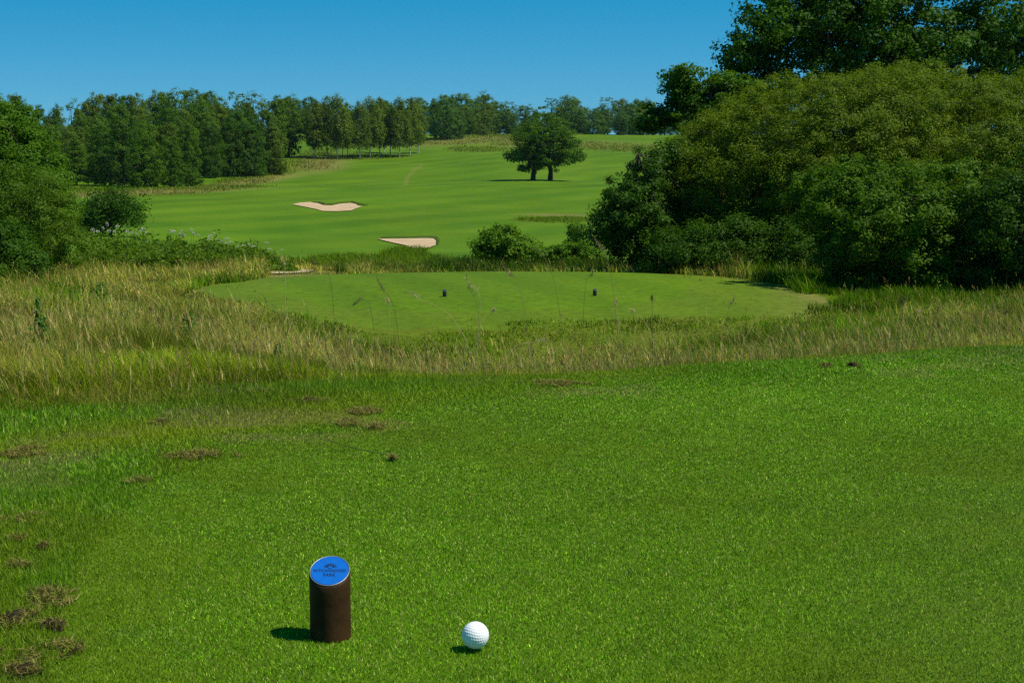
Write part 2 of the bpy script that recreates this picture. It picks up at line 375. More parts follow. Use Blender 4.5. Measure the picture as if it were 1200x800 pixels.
MK = P(387, 745, 2.345); BALL = P(557, 743, 2.335)
def lawn():
    parts = []
    Ys = np.linspace(1.85, 7.4, 64)
    for y0, y1 in zip(Ys[:-1], Ys[1:]):
        ym = (y0 + y1) / 2; s = ym / 1536; wd = max(.0015, .84 * s); hw = ym * .37 + .10
        n = int(.42 / wd ** 2 * (y1 - y0) * 2 * hw); nf = int(.42 / (2.2 * wd) ** 2 * (y1 - y0) * 2.8)
        x = (rng.random(n) * 2 - 1) * hw; x = np.concatenate([x, rng.choice([-1, 1], nf) * (hw + rng.random(nf) * 1.4)]); wide_ = np.concatenate([np.ones(n), np.full(nf, 2.2)]); n += nf; y = y0 + rng.random(n) * (y1 - y0); z = Z(x, y)
        px, row = proj(x, y, z); me = mow_edge(px); ye = y_edge(x, y)
        ok = y < ye + .55
        x, y, z, px, row, me, wide_ = (q[ok] for q in (x, y, z, px, row, me, wide_)); n = len(x)
        out = sstep(26, -30, row - me + 34 * (fbm(x, y, 3.5, 2, 3) - .5))
        h = (.0035 + .0042 * rng.random(n)) * (1 - out) + out * (.007 + .012 * rng.random(n) * (.4 + vnoise(x, y, 3, 7)) + .022 * sstep(40, 0, row - tee_edge(px)) * rng.random(n))
        patch = fbm(x, y, 1.3, 61, 3)[:, None]; fine = vnoise(x, y, 9, 62)[:, None]
        c = palette(n, [(.097, .222, .003), (.068, .178, .002), (.145, .275, .006), (.24, .33, .03), (.30, .29, .08)], [5, 4, 3.2, 1.0, .35])
        yel = np.array([.195, .260, .008])
        c = c * np.exp(.50 * rng.standard_normal((n, 1)) + .04)
        sp = rng.random((n, 1)) < .04; c = np.where(sp, np.array([.50, .52, .16]), c)
        k = np.clip((patch - .48) * 3.2 + (fine - .5) * .7, 0, .42); c = c * (1 - k) + yel * k * (.8 + .4 * rng.random((n, 1)))
        c *= (.64 + .84 * (1 - patch)) * (.86 + .28 * fbm(x, y, .45, 64, 2)[:, None])
        strip = (ell(px, row, 190, 508, 260, 16, -6) + .6 * ell(px, row, 620, 450, 260, 12, -6))[:, None] * .8; c = c * (1 - strip) + np.array([.26, .33, .010]) * strip * (.7 + .6 * rng.random((n, 1)))
        # worn, greyer turf towards the right, thatch in the fringe
        wr = (sstep(900, 1150, px) * sstep(470, 640, row) * fbm(x, y, 2.5, 71, 3))[:, None] * .4
        c = c * (1 - wr) + np.array([.27, .28, .06]) * wr
        th = (sstep(.55, .72, fbm(x, y * 1.4, 2.6, 31)) * out)[:, None] * .75 * (rng.random((n, 1)) < .8)
        c = c * (1 - th) + np.array([.26, .23, .09]) * th
        lush = (out * sstep(.45, .6, fbm(x, y, 1.8, 81)))[:, None] * .5
        c = c * (1 - lush) + np.array([.12, .27, .006]) * lush
        h = h * (1 - .5 * th[:, 0])
        parts.append(blades3(x, y, z - .001, h, wide_ * wd * (.8 + .5 * rng.random(n)) * (1 + .2 * out), c, lean=.95, seg=1 if ym > 3.2 else 1))
    V, F, C = cat(parts)
    tag(obj('turf_blades', mesh('turf_blades', V, F, M_blade, pcol={'col': C})), 'short mown green turf covering the tee in front of the camera', 'grass', kind='stuff')
    print('lawn faces', len(F))
lawn()

def meadow():
    parts = []; n = 760000
    l = rng.random(n) ** 1.15; Y = np.exp(math.log(4.5) + l * math.log(47 / 4.5)); u = np.where(rng.random(n) < .9, (rng.random(n) * 2 - 1) * .37, np.sign(rng.random(n) - .5) * rng.uniform(.37, .58, n))
    x = u * Y; y = Y; z = Z(x, y); px, row = proj(x, y, z)
    din = (y - y_edge(x, y)) * 26; edge = row + din
    xx = x + 1.5 * (fbm(x, y, .9, 14, 3) - .5); yy = y + 2.6 * (fbm(x, y, .7, 15, 3) - .5); apron = inpoly(xx, yy, T2)
    ok = (din > 4 * (vnoise(x, y, 6, 3) - .5)) & (~apron | (~inpoly(x, y, T2I) & (rng.random(n) < .015)))
    # the ground just in front of the second tee is kept short; the path is bare
    ok &= ~((px > 318) & (px < 402) & (y > 32) & (y < 45) & (rng.random(n) < .88))
    x, y, z, px, row, edge, apron = (q[ok] for q in (x, y, z, px, row, edge, apron)); n = len(x)
    hn = fbm(x, y, .9, 5, 3)
    d_in = edge - row
    h = (.07 + .25 * hn) * (.35 + .65 * sstep(0, 22, d_in)) * (.40 + .60 * sstep(5.5, 12, y)) * (1 + .25 * sstep(12, 22, y))
    cen = sstep(330, 420, px) * (1 - sstep(1020, 1180, px))           # lower grass in the middle
    h *= 1 - .38 * cen * (1 - .6 * sstep(8, 12, y))
    rt = sstep(940, 1060, px); h *= 1 - rt * (.50 - .15 * sstep(9, 16, y))
    nt2 = np.zeros(n, bool)
    for dx, dy in ((1.6, 0), (-1.2, 0), (0, -2.2), (0, 1.2)): nt2 |= inpoly(x + dx, y - dy, T2)
    frontt2 = inpoly(x, y + 2.8, T2)
    h *= np.where(frontt2, .40, 1.0); h *= np.where(nt2, .7, 1); h = np.where(apron, .02 + .03 * rng.random(n), h)
    h *= np.where((px > 312) & (px < 410) & (y > 31) & (y < 45), .3, 1)
    h *= 1 + 1.0 * ell(px, row, 850, 325, 120, 13, 10) + .25 * ell(px, row, 980, 345, 110, 12, 12)
    h *= (.55 + .75 * rng.random(n)) * (.55 + .9 * vnoise(x, y, 2.6, 77)) * (.45 + 1.15 * fbm(x, y, .8, 78, 2))
    s = y / 1536; wd = np.maximum(.0026, .85 * s) * (.7 + .6 * rng.random(n))
    dryz = np.clip(.30 + .55 * ell(px, row, 210, 358, 130, 24, 8) + .35 * ell(px, row, 330, 350, 60, 14) + .7 * ell(px, row, 250, 318, 180, 9) + .6 * ell(px, row, 830, 325, 45, 12)
                   + .3 * ell(px, row, 1090, 385, 90, 12) + .25 * ell(px, row, 20, 390, 60, 40) + 1.3 * (fbm(x, y, .55, 9, 3) - .5), .04, .95)
    dryz *= 1 - .15 * sstep(30, 0, d_in) * (px < 500); dryz += .12 * (px < 420) * (y < 9)
    dryz *= 1 - .8 * ell(px, row, 930, 335, 60, 14, 12); dryz *= np.where(apron, .25, 1); dryz *= 1 - .6 * cen * sstep(9, 12, y) * (y < 30); dryz *= 1 - .35 * rt; dryz += .12 * sstep(7, 11, y) * (1 - sstep(18, 24, y)) + .25 * ell(px, row, 690, 425, 140, 22)
    gr = palette(n, [(.080, .180, .004), (.120, .220, .007), (.155, .220, .015), (.060, .145, .004)], [4, 4, 2, 2])
    dr = palette(n, [(.40, .35, .06), (.52, .44, .13), (.33, .29, .04), (.30, .20, .06)], [4, 2, 3, 1.6])
    gr = gr * (1 + np.array([.55, .12, 0]) * (.4 + .6 * vnoise(x, y, .9, 93))[:, None] * sstep(11, 7, y)[:, None]); tone = np.exp(1.9 * (fbm(x, y, 1.1, 88, 4) - .5))[:, None] * np.exp(.25 * rng.standard_normal((n, 1))); gr = gr * tone; dr = dr * tone
    isd = (rng.random(n) < dryz * .72)[:, None]
    base = np.where(isd, dr * .8 + gr * .2, gr); tip = np.where(isd, dr, gr * .7 + dr * .3 * (dryz[:, None] > .3) + gr * .3 * (dryz[:, None] <= .3))
    wind = 2.9 + 1.7 * rng.standard_normal(n)
    parts.append(blades3(x, y, z - .01, h, wd, base, lean=.75, seg=3, tipcol=tip, dirx=wind))
    # seed heads: thin stalks with a small plume
    k = rng.choice(n, 11000, replace=False); k = k[(rng.random(len(k)) < .25 + dryz[k])]
    m = len(k); hh = h[k] * 1.2 + (.03 + .15 * rng.random(m) ** 2) * (.6 + .4 * sstep(6, 12, y[k])); sw = np.maximum(.0016, .55 * s[k])
    gr = gr
    c = palette(m, [(.46, .38, .12), (.36, .29, .08), (.30, .20, .06), (.22, .28, .04)], [3, 3, 2, 2])
    wv = 2.9 + 1.1 * rng.standard_normal(m); V, F, C = blades3(x[k], y[k], z[k], hh, sw, c, lean=.55, seg=3, dirx=wv)
    parts.append((V, F, C))
    tips = V.reshape(m, 8, 3)[:, 6]; prev = V.reshape(m, 8, 3)[:, 4]; d = tips - prev
    for j in range(5):
        f = rng.random((m, 1)) * .6 + .4; b = prev + d * f + (rng.random((m, 3)) - .5) * .006
        parts.append(blades3(b[:, 0], b[:, 1], b[:, 2], .02 + .03 * rng.random(m), np.maximum(.003, .8 * s[k]), c * 1.15, lean=.6, seg=1, dirx=wv))
    # loose straw stems crossing each other in front of the second tee
    m = 4400; px2 = np.concatenate([rng.uniform(380, 1180, 1700), rng.normal(700, 70, 500), rng.uniform(-20, 420, 2200)]); y2 = np.concatenate([rng.uniform(5.7, 8.5, 2200), rng.uniform(4.9, 11, 2200)]); x2 = (px2 - 600) / 1790 * y2; z2 = Z(x2, y2)
    k2 = y2 > y_edge(x2, y2) + .1; x2, y2, z2 = x2[k2], y2[k2], z2[k2]; m = len(x2)
    c = palette(m, [(.40, .36, .12), (.30, .26, .08), (.20, .24, .04), (.22, .15, .07)], [3, 3, 3, 1.5])
    parts.append(blades3(x2, y2, z2, (.08 + .26 * rng.random(m) ** 2.5) * (1 - .35 * sstep(6.2, 6.0, y2)), .0020, c, lean=1.1, seg=3))
    V, F, C = cat(parts)
    tag(obj('meadow_grass', mesh('meadow_grass', V, F, M_dry, pcol={'col': C})), 'tall unmown meadow grass with dry seed heads between the tees', 'grass', kind='stuff')
    print('meadow faces', len(F))
meadow()

def far_rough():
    n = 420000; Y = np.exp(rng.uniform(math.log(47), math.log(430), n)); x = rng.uniform(-.36, .2, n) * Y; z = Z(x, Y)
    mown, dry, st, th = covers(x, Y, z); px, row = proj(x, Y, z)
    ok = rng.random(n) < (1 - mown) ** 2; x, Y, z, dry, px = x[ok], Y[ok], z[ok], dry[ok], px[ok]; n = len(x)
    gr = palette(n, [(.085, .175, .004), (.13, .22, .006), (.16, .21, .02)], [4, 3, 2]); dr = palette(n, [(.34, .30, .08), (.28, .24, .06)], [1, 1])
    c = np.where((rng.random(n) < dry * .8)[:, None], dr, gr)
    V, F, C = blades3(x, Y, z - .02, (.10 + .16 * rng.random(n)) * (.8 + Y / 260), np.maximum(.03, .8 * Y / 1536), c, lean=.9, seg=1)
    tag(obj('rough_grass', mesh('rough_grass', V, F, M_dry, pcol={'col': C})), 'unmown rough grass on the banks round the far fairway', 'grass', kind='stuff'); print('far rough', n)
far_rough()

# ------------------------------------------------------------------ foliage generator
def leaves(c, nrm, size, asp=.55):
    n = len(c); nrm = nrm / (np.linalg.norm(nrm, axis=1, keepdims=True) + 1e-9)
    r = rng.standard_normal((n, 3)); t = np.cross(nrm, r); t /= (np.linalg.norm(t, axis=1, keepdims=True) + 1e-9); b = np.cross(nrm, t)
    L_ = size[:, None] * .5; W = L_ * asp
    V = np.empty((n, 4, 3), np.float32)
    V[:, 0] = c - t * L_; V[:, 1] = c + b * W - t * L_ * .1; V[:, 2] = c + t * L_; V[:, 3] = c - b * W - t * L_ * .1
    return V.reshape(-1, 3), np.arange(n * 4).reshape(n, 4)
def dirs(n):
    v = rng.standard_normal((n, 3)); return v / np.linalg.norm(v, axis=1, keepdims=True)
def crown(envs, clump_r, per, leaf, up=.5, flat=.7, rough=.22, inner=.12, asp=.55, floor=None, shellmin=.72):
    """envs: (centre, radii, clumps). Returns V,F,rnd,clump centres"""
    cs = []; outs = []
    for (c0, rad, nc) in envs:
        d = dirs(nc); ang = np.arctan2(d[:, 1], d[:, 0])
        bump = 1 + rough * (2 * vnoise(ang * 2.2 + c0[0], d[:, 2] * 3 + c0[2], 1, 13) - 1)
        r = np.where(rng.random(nc) < inner, rng.random(nc) ** .5 * .7, shellmin + (1.02 - shellmin) * rng.random(nc)) * bump
        cs.append(np.array(c0) + d * np.array(rad) * r[:, None]); outs.append(d)
    cs = np.concatenate(cs); outs = np.concatenate(outs)
    if floor is not None:
        k = cs[:, 2] > floor; cs = cs[k]; outs = outs[k]
    nc = len(cs); n = nc * per
    cr = clump_r * (.6 + .8 * rng.random(nc))
    d = dirs(n); rr = rng.random(n) ** .45
    off = d * (rr * np.repeat(cr, per))[:, None] * np.array([1, 1, flat])
    c = np.repeat(cs, per, 0) + off
    nrm = d * .7 + np.repeat(outs, per, 0) * .5 + np.array([0, 0, up]) + rng.standard_normal((n, 3)) * .45
    V, F = leaves(c, nrm, leaf * (.65 + .7 * rng.random(n)), asp)
    rnd = np.clip(np.repeat(rng.random(nc), per) * .35 + rng.random(n) * .65, 0, 1)
    return V, F, rnd, cs
def tube(pts, rads, sides=7):
    pts = np.asarray(pts, float); V = []; F = []
    for i, p in enumerate(pts):
        d = pts[min(i + 1, len(pts) - 1)] - pts[max(i - 1, 0)]; d /= np.linalg.norm(d) + 1e-9
        a = np.cross(d, (0.3, 1, 0.1)); a /= np.linalg.norm(a) + 1e-9; b = np.cross(d, a)
        for k in range(sides):
            t = 2 * math.pi * k / sides; V.append(p + rads[i] * (a * math.cos(t) + b * math.sin(t)))
    for i in range(len(pts) - 1):
        for k in range(sides):
            F.append((i * sides + k, i * sides + (k + 1) % sides, (i + 1) * sides + (k + 1) % sides, (i + 1) * sides + k))
    V.append(pts[-1]); last = (len(pts) - 1) * sides; nV = len(V) - 1
    for k in range(sides): F.append((last + k, last + (k + 1) % sides, nV, nV))
    return np.array(V), np.array(F)
def wood_mesh(name, trunk_pts, trunk_r, targets, mat, limb_r=.3):
    parts = [tube(trunk_pts, trunk_r, 9)]
    tp = np.asarray(trunk_pts, float)
    for t in targets:
        k = rng.integers(len(tp) // 2, len(tp)); s = tp[k]; r0 = trunk_r[k] * limb_r * 1.6 + .004
        m1 = s * .65 + t * .35 + (rng.random(3) - .5) * np.linalg.norm(t - s) * .18; m2 = s * .3 + t * .7 + (rng.random(3) - .5) * np.linalg.norm(t - s) * .14
        parts.append(tube([s, m1, m2, t], [r0, r0 * .75, r0 * .5, r0 * .15], 5))
    V, F = [], []; o = 0
    for a, b in parts: V.append(a); F.append([tuple(dict.fromkeys(int(q) + o for q in f)) for f in b]); o += len(a)
    F = [f for g in F for f in g]
    return mesh(name, np.concatenate(V), F, mat, smooth=True)

# distant tree prototypes, unit height 1 (scaled per tree)
PROTO = {}
def proto(kind):
    if kind in PROTO: return PROTO[kind]
    f, v = kind
    global rng; keep = rng; rng = np.random.default_rng(hash_(f) + v)
    H = 10.0
    if f == 'round': env = [((0, 0, 6.0), (3.2, 3.2, 3.6), 90), ((rng.normal() * .9, 0, 7.8), (2.0, 2.0, 2.1), 40), ((1.6, -.6, 4.3), (2.2, 2, 2.4), 45), ((-1.7, .3, 4.0), (2.1, 2, 2.5), 45), ((0, 0, 1.8), (2.6, 2.4, 2.0), 60)]; fl = .1; par = dict(clump_r=.66, per=50, leaf=.28)
    elif f == 'bushy': env = [((0, 0, 4.2), (4.0, 3.6, 5.0), 120), ((1.8, -.8, 2.8), (2.8, 2.6, 3.2), 60), ((-2, 0, 2.6), (2.6, 2.4, 3.2), 60), ((.3, 0, 7.6), (1.9, 1.9, 2.2), 40)]; fl = .25; par = dict(clump_r=.70, per=50, leaf=.29)
    elif f == 'conical': env = [((0, 0, z), (r, r, 1.1), int(14 + 16 * r)) for z, r in ((1.6, 2.9), (3.0, 2.8), (4.4, 2.5), (5.7, 2.1), (7.0, 1.6), (8.1, 1.1), (9.0, .55))]; fl = .3; par = dict(clump_r=.62, per=40, leaf=.27)
    elif f == 'birch': env = [((0, 0, 6.2), (2.0, 2.0, 3.4), 120), ((.8, 0, 3.9), (1.8, 1.6, 2.4), 70), ((-.9, .2, 4.2), (1.7, 1.6, 2.5), 70), ((.1, 0, 8.9), (.8, .8, 1.2), 20)]; fl = .8; par = dict(clump_r=.48, per=30, leaf=.26, flat=1.3)
    elif f == 'tall': env = [((0, 0, 6.2), (1.9, 1.9, 3.9), 100), ((.5, 0, 2.8), (2.1, 1.9, 2.9), 80), ((-.3, 0, 8.9), (.9, .9, 1.2), 18)]; fl = .6; par = dict(clump_r=.56, per=46, leaf=.26)
    elif f == 'loose': env = [((0, 0, 6.0), (2.5, 2.5, 3.9), 62), ((.8, 0, 2.8), (2.4, 2.2, 2.8), 60)]; fl = .3; par = dict(clump_r=.55, per=32, leaf=.26)
    V, F, rnd, cs = crown(env, floor=fl, rough=.16, inner=.12, **par)
    top = V[:, 2].max(); V = V * (10.0 / top)
    tp = [(0, 0, -.6), (.05, 0, 1.5), (-.08, .04, 4), (.05, 0, 6.5), (0, 0, 8.3)]; tr = [.24, .19, .14, .08, .03]
    if f == 'birch': tr = [.10, .09, .07, .05, .02]
    tg = cs[rng.choice(len(cs), 9, replace=False)] * (10 / top)
    PROTO[kind] = (V, F, rnd, wood_mesh(f + '_tree_trunk', tp, tr, tg, M_birchbark if f == 'birch' else M_bark), {})
    rng = keep
    return PROTO[kind]
def hash_(s): return sum(ord(c) * (i + 3) for i, c in enumerate(s))
def far_tree(form, var, px, Y, top, mat, label, group, width=1.0, name=None):
    V, F, rnd, tm, cache = proto((form, var))
    if mat.name not in cache: cache[mat.name] = mesh(form + '_crown', V, F, mat, fval=rnd)
    g = on(px, Y); h = P(px, top, Y)[2] - g[2]
    t = thing(name or 'broadleaf_tree', label, 'tree', g, rng.random() * 6.28, group)
    s = h / 10.0; t.scale = (s * width, s * width, s)
    obj('crown', cache[mat.name], t); obj('trunk', tm, t)
    return t

SKY = lambda px: np.interp(px, [-150, 0, 28, 50, 75, 100, 130, 150, 170, 195, 215, 245, 262, 290, 312, 330, 352, 368, 400, 450, 500, 530, 548, 568, 590, 620, 650, 672, 690, 715, 740, 770, 900],
                           [118, 122, 114, 124, 123, 120, 112, 106, 108, 112, 108, 103, 112, 113, 112, 118, 114, 119, 124, 120, 118, 110, 118, 107, 124, 126, 120, 114, 124, 119, 116, 124, 126])
ordn = ['first', 'second', 'third', 'fourth', 'fifth', 'sixth', 'seventh', 'eighth', 'ninth', 'tenth', 'eleventh', 'twelfth', 'thirteenth', 'fourteenth', 'fifteenth', 'sixteenth', 'seventeenth',
        'eighteenth', 'nineteenth', 'twentieth', 'twenty first', 'twenty second', 'twenty third', 'twenty fourth', 'twenty fifth', 'twenty sixth', 'twenty seventh', 'twenty eighth', 'twenty ninth', 'thirtieth', 'thirty first', 'thirty second', 'thirty third', 'thirty fourth', 'thirty fifth', 'thirty sixth']
FORM = {'round': 'rounded', 'bushy': 'wide bushy', 'conical': 'pointed', 'tall': 'narrow upright', 'loose': 'loose airy', 'birch': 'slender birch like'}
TONE = {}
for m_, t_ in ((M_oak, 'green'), (M_wood, 'mid green'), (M_wood2, 'dark green'), (M_far, 'bluish green'), (M_olive, 'olive green'), (M_birch, 'grey green'), (M_front, 'deep green')): TONE[m_.name] = t_
# left wood: skyline row, then a middle row, then the front edge
rows = [('skyline row', 262, 13, -60, 345, 0), ('second row', 232, 19, -50, 335, 14), ('third row', 208, 24, 30, 325, 34)]
for rn, Y0, stp, a, b, dn in rows:
    i = 0; x = a
    while x < b:
        px = x + rng.normal() * 2.5; top = SKY(px) + dn + np.clip(rng.normal() * (3.5 if dn == 0 else 6), -6, 9) - 1
        if dn == 34: top = max(top, 140)
        f = rng.choice(['round', 'tall', 'conical', 'loose', 'bushy'], p=[.26, .28, .10, .22, .14]) if dn == 0 else rng.choice(['round', 'bushy', 'tall'], p=[.45, .4, .15])
        mt = [M_wood, M_wood2, M_olive, M_birch][rng.choice(4, p=[.28, .12, .40, .20] if px < 240 else [.48, .30, .08, .14])]
        if i < len(ordn):
            far_tree(f, int(rng.integers(3)), px, Y0 + rng.normal() * 5 + 24 * float(sstep(205, 270, px)), top, mt, f'{FORM[f]} {TONE[mt.name]} tree, {ordn[i]} from left in the {rn} of left wood', 'trees of the left wood', (.82 if dn < 20 else .95) + .1 * rng.normal())
        i += 1; x += stp * (.85 + .3 * rng.random())
front = [('conical', 95, 184, 160, M_oak, 1.25, 'broad pointed green tree at the left edge of the wood front'),
         ('bushy', 128, 188, 150, M_front, .8, 'dark tree between the pointed tree and the big rounded tree at the wood front'),
         ('bushy', 150, 184, 134, M_front, .85, 'big dark rounded tree standing highest at the wood front'),
         ('bushy', 176, 180, 148, M_oak, .9, 'wide mid green tree right of the big dark rounded tree at the wood front'),
         ('bushy', 205, 184, 158, M_oak, .8, 'mid green tree sloping down to the low bush at the wood front'),
         ('round', 222, 196, 140, M_oak, .8, 'green tree rising behind the low bush at the wood front'),
         ('bushy', 228, 182, 196, M_oak, 1.6, 'low spreading bush at the foot of the wood front'),
         ('bushy', 250, 198, 142, M_front, .75, 'blue dark tree right behind the low bush at the wood front'),
         ('bushy', 272, 200, 138, M_front, .75, 'dark tree in the middle of the right half of the wood front'),
         ('bushy', 294, 204, 142, M_front, .75, 'dark tree behind the small yellow green bush at the wood front'),
         ('bushy', 308, 205, 182, M_shrub, .8, 'small yellow green bush at the right foot of the wood'),
         ('bushy', 316, 212, 148, M_front, .7, 'dark tree next to last at the right end of the wood front'),
         ('bushy', 328, 208, 170, M_olive, .8, 'low brownish bush closing the right end of the wood'),
         ('bushy', 62, 180, 168, M_olive, .8, 'olive bush half hidden behind the tall left thicket')]
for f, px, Y, top, mt, wd, lab in front: far_tree(f, int(rng.integers(3)), px, Y + 24 * float(sstep(205, 270, px)), top, mt, lab, 'trees along the front of the left wood', wd)
# birch grove on the rise
gb = [(372, 286, 116), (386, 290, 110), (398, 286, 107), (410, 296, 118), (424, 290, 116), (436, 296, 110), (447, 300, 112), (459, 306, 118), (470, 300, 111), (482, 306, 112), (492, 316, 118), (404, 306, 124), (452, 318, 120)]
for i, (px, Y, top) in enumerate(gb):
    far_tree('birch', i % 3, px, Y, top + 1, M_birch if i % 3 else M_olive, f'pale trunked birch, {ordn[i]} planted in the grove on the rise' if i > 10 else f'birch with pale trunk, {ordn[i]} from the left in the grove on the rise', 'birches in the grove on the rise', 1.05, 'birch_tree')
far_tree('tall', 1, 512, 385, 120, M_far, 'dark green tree just right of the birch grove', 'trees right of the birch grove', 1.4)
far_tree('bushy', 1, 526, 380, 110, M_far, 'tallest dark tree right of the birch grove, at the edge of the dry bank', 'trees right of the birch grove', .85)
far_tree('bushy', 2, 538, 384, 124, M_far, 'lower dark tree on the right side of the tallest one by the grove', 'trees right of the birch grove', .8)
far_tree('loose', 0, 568, 425, 107, M_birch, 'tall airy pale green tree rising above the far treeline', 'standout trees of the far treeline', 1.1)
far_tree('bushy', 0, 566, 408, 144, M_birch, 'small round pale bush at the foot of the far treeline', 'standout trees of the far treeline', 1.3)
for rn, Y0, stp, a, b, dn in [('front row', 432, 13.5, 338, 800, 8), ('back row', 470, 14.5, 336, 850, 0)]:
    i = 0; x = a
    while x < b and i < len(ordn):
        px = x + rng.normal() * 2; f = rng.choice(['round', 'bushy', 'tall', 'conical', 'loose'], p=[.25, .34, .2, .09, .12]); mt = [M_far, M_wood2, M_wood, M_birch][rng.choice(4, p=[.52, .2, .13, .15])]
        far_tree(f, int(rng.integers(3)), px, Y0 + rng.normal() * 5, SKY(px) + dn + np.clip(rng.normal() * 3.6, -5, 8) - 2, mt, f'{FORM[f]} {TONE[mt.name]} tree, {ordn[i]} from left in far treeline {rn}', 'trees of the far treeline', 1.15)
        i += 1; x += stp * (.85 + .3 * rng.random())

# ------------------------------------------------------------------ a bigger tree or bush built where it stands
def tree(name, label, px, Y, envs, mat, trunk=None, targets=10, cat_='tree', group=None, floor=.1, bark=M_bark, tr=.12, **kw):
    """envs in (px, row, dY, rx_px, rz_px, ry_m, clumps): surveyed in the photo, turned into metres at distance Y"""
    g = on(px, Y); t = thing(name, label, cat_, g, 0, group)
    E = []
    for (ex, er, dY, rx, rz, ry, nc) in envs:
        c = P(ex, er, Y + dY) - g; s = (Y + dY) / FPX
        E.append((c, (rx * s, ry, rz * s), nc))
    V, F, rnd, cs = crown(E, floor=floor, **kw)
    k = rng.choice(len(cs), min(targets, len(cs)), replace=False)
    hgt = max(e[0][2] for e in E)
    trs = trunk or [(0, 0, -.3), (.05, 0, hgt * .3), (-.05, .05, hgt * .7), (.02, 0, hgt)]
    n = len(trs); rr = [tr * (1 - .8 * i / (n - 1)) for i in range(n)]
    obj('crown', mesh(name + '_crown', V, F, mat, fval=rnd), t)
    obj('trunk', wood_mesh(name + '_trunk', trs, rr, cs[k], bark), t)
    return t

# lone oak with two trunks on the fairway (~215 m)
g = on(636, 214); S_ = 214 / FPX
E = [((P(a, b, 214 + c) - g), (d * S_, e_, f * S_), n) for a, b, c, d, f, e_, n in
     [(640, 152, 0, 25, 23, 4.6, 150), (620, 163, 0, 22, 17, 4.2, 100), (657, 160, 1, 22, 20, 4.4, 100), (606, 183, 0, 16, 7, 3.0, 60), (668, 182, -1, 18, 10, 3.2, 70), (672, 168, 0, 14, 6, 2, 26),
      (638, 180, -1, 24, 15, 2.8, 100), (616, 197, 0, 9, 5, 1.4, 16), (626, 192, 0, 9, 10, 1.8, 26), (649, 193, 0, 9, 8, 1.6, 20), (636, 188, -1, 16, 7, 2.4, 40)]]
V, F, rnd, cs = crown(E, clump_r=.62, per=42, leaf=.27, flat=.55, rough=.3, inner=.2)
t = thing('oak_tree', 'lone dark green oak with two trunks standing on the fairway', 'tree', g)
obj('crown', mesh('oak_crown', V, F, M_oak, fval=rnd), t)
for dx, tx in ((-12, 2.0), (8, -1.0)):
    o = dx * S_; k = cs[rng.choice(len(cs), 8)]
    obj('trunk', wood_mesh('oak_trunk', [(o, 0, -.4), (o + .1, 0, 1.2), (o + tx * .25, .1, 3.2), (o + tx * .5, 0, 6.0), (o + tx * .6, 0, 7.5)], [.42, .31, .26, .17, .06], k, M_bark, .35), t)

# left thicket
tree('thicket_tree', 'tall leafy green tree at the left edge with its top against the sky', 0, 36,
     [(-5, 180, 1, 55, 60, 1.6, 170), (30, 200, .5, 45, 45, 1.4, 130), (-40, 150, 1, 50, 40, 1.6, 90), (10, 145, 1, 30, 25, 1.0, 60), (60, 235, 0, 26, 40, 1.0, 80), (-90, 230, 1, 80, 90, 2.0, 220)], M_shrub, clump_r=.24, per=120, leaf=.066, targets=14, rough=.3)
tree('willow_bush', 'yellow green leafy bush in front of the tall thicket tree at the left edge', 40, 33,
     [(50, 255, 0, 40, 48, 1.1, 150), (20, 235, .3, 40, 45, 1.2, 120), (72, 285, -.2, 24, 30, .8, 60), (-20, 280, 0, 45, 60, 1.2, 140)], M_thick, clump_r=.20, per=110, leaf=.055, asp=.4, targets=10, cat_='bush', rough=.3)
tree('hawthorn_bush', 'dark leafy bush low at the very left edge above the meadow grass', 10, 30.5,
     [(5, 300, 0, 38, 40, .9, 130), (-35, 300, 0, 40, 46, 1.0, 110), (38, 312, -.3, 16, 20, .5, 30)], M_haw, clump_r=.2, per=110, leaf=.06, targets=8, cat_='bush', rough=.3)
tree('scrub_bush', 'wispy dark green bush standing alone left of the fairway', 132, 84,
     [(118, 250, 0, 24, 22, 1.6, 60), (145, 247, 0, 22, 20, 1.5, 55), (132, 240, 0, 20, 14, 1.3, 30), (100, 258, 0, 14, 14, 1.0, 20)], M_haw, clump_r=.5, per=70, leaf=.14, flat=1.1, cat_='bush', targets=8, rough=.4)

# right mass: tall alder behind, big willow, dark hawthorn, front shrubs
tree('alder_tree', 'tall dark alder rising above the big willow with sky showing through', 1010, 44,
     [(930, 30, 0, 62, 42, 1.8, 150), (880, 62, 0, 34, 30, 1.2, 56), (892, 105, 0, 48, 18, 1.2, 46), (1010, 25, 0, 80, 70, 2.2, 260), (1090, 60, 0, 80, 55, 2.2, 220), (1170, 40, 0, 60, 60, 2, 150), (1230, 60, 0, 60, 60, 2, 110),
      (1000, 90, 0, 110, 30, 2.0, 160), (1120, 115, .5, 130, 30, 1.6, 180), (960, -40, 1, 90, 60, 2.5, 120), (1090, -60, 1, 90, 80, 2.5, 170)], M_alder, clump_r=.33, per=80, leaf=.095, asp=.8, targets=40, tr=.22, rough=.3, inner=.25, flat=.6,
     trunk=[(0, 0, -.4), (.1, 0, 1.5), (-.1, .1, 3.2), (.15, 0, 5), (0, 0, 7.5)])
tree('alder_tree', 'smaller dark alder with a separate leafy bough left of the big willow', 830, 42,
     [(800, 92, 0, 24, 15, .7, 34), (790, 112, 0, 15, 12, .6, 16), (812, 118, 0, 18, 14, .6, 20), (770, 138, 0, 26, 11, .8, 30), (815, 143, 0, 34, 13, .9, 50), (850, 120, 0, 26, 26, .9, 70), (846, 98, .3, 18, 14, .7, 30), (818, 132, .2, 30, 14, .8, 50), (866, 112, .3, 20, 22, .8, 50), (758, 146, 0, 14, 7, .6, 16)], M_alder, clump_r=.24, per=80, leaf=.085, asp=.8, targets=18, tr=.12, rough=.35, inner=.2, flat=.6)
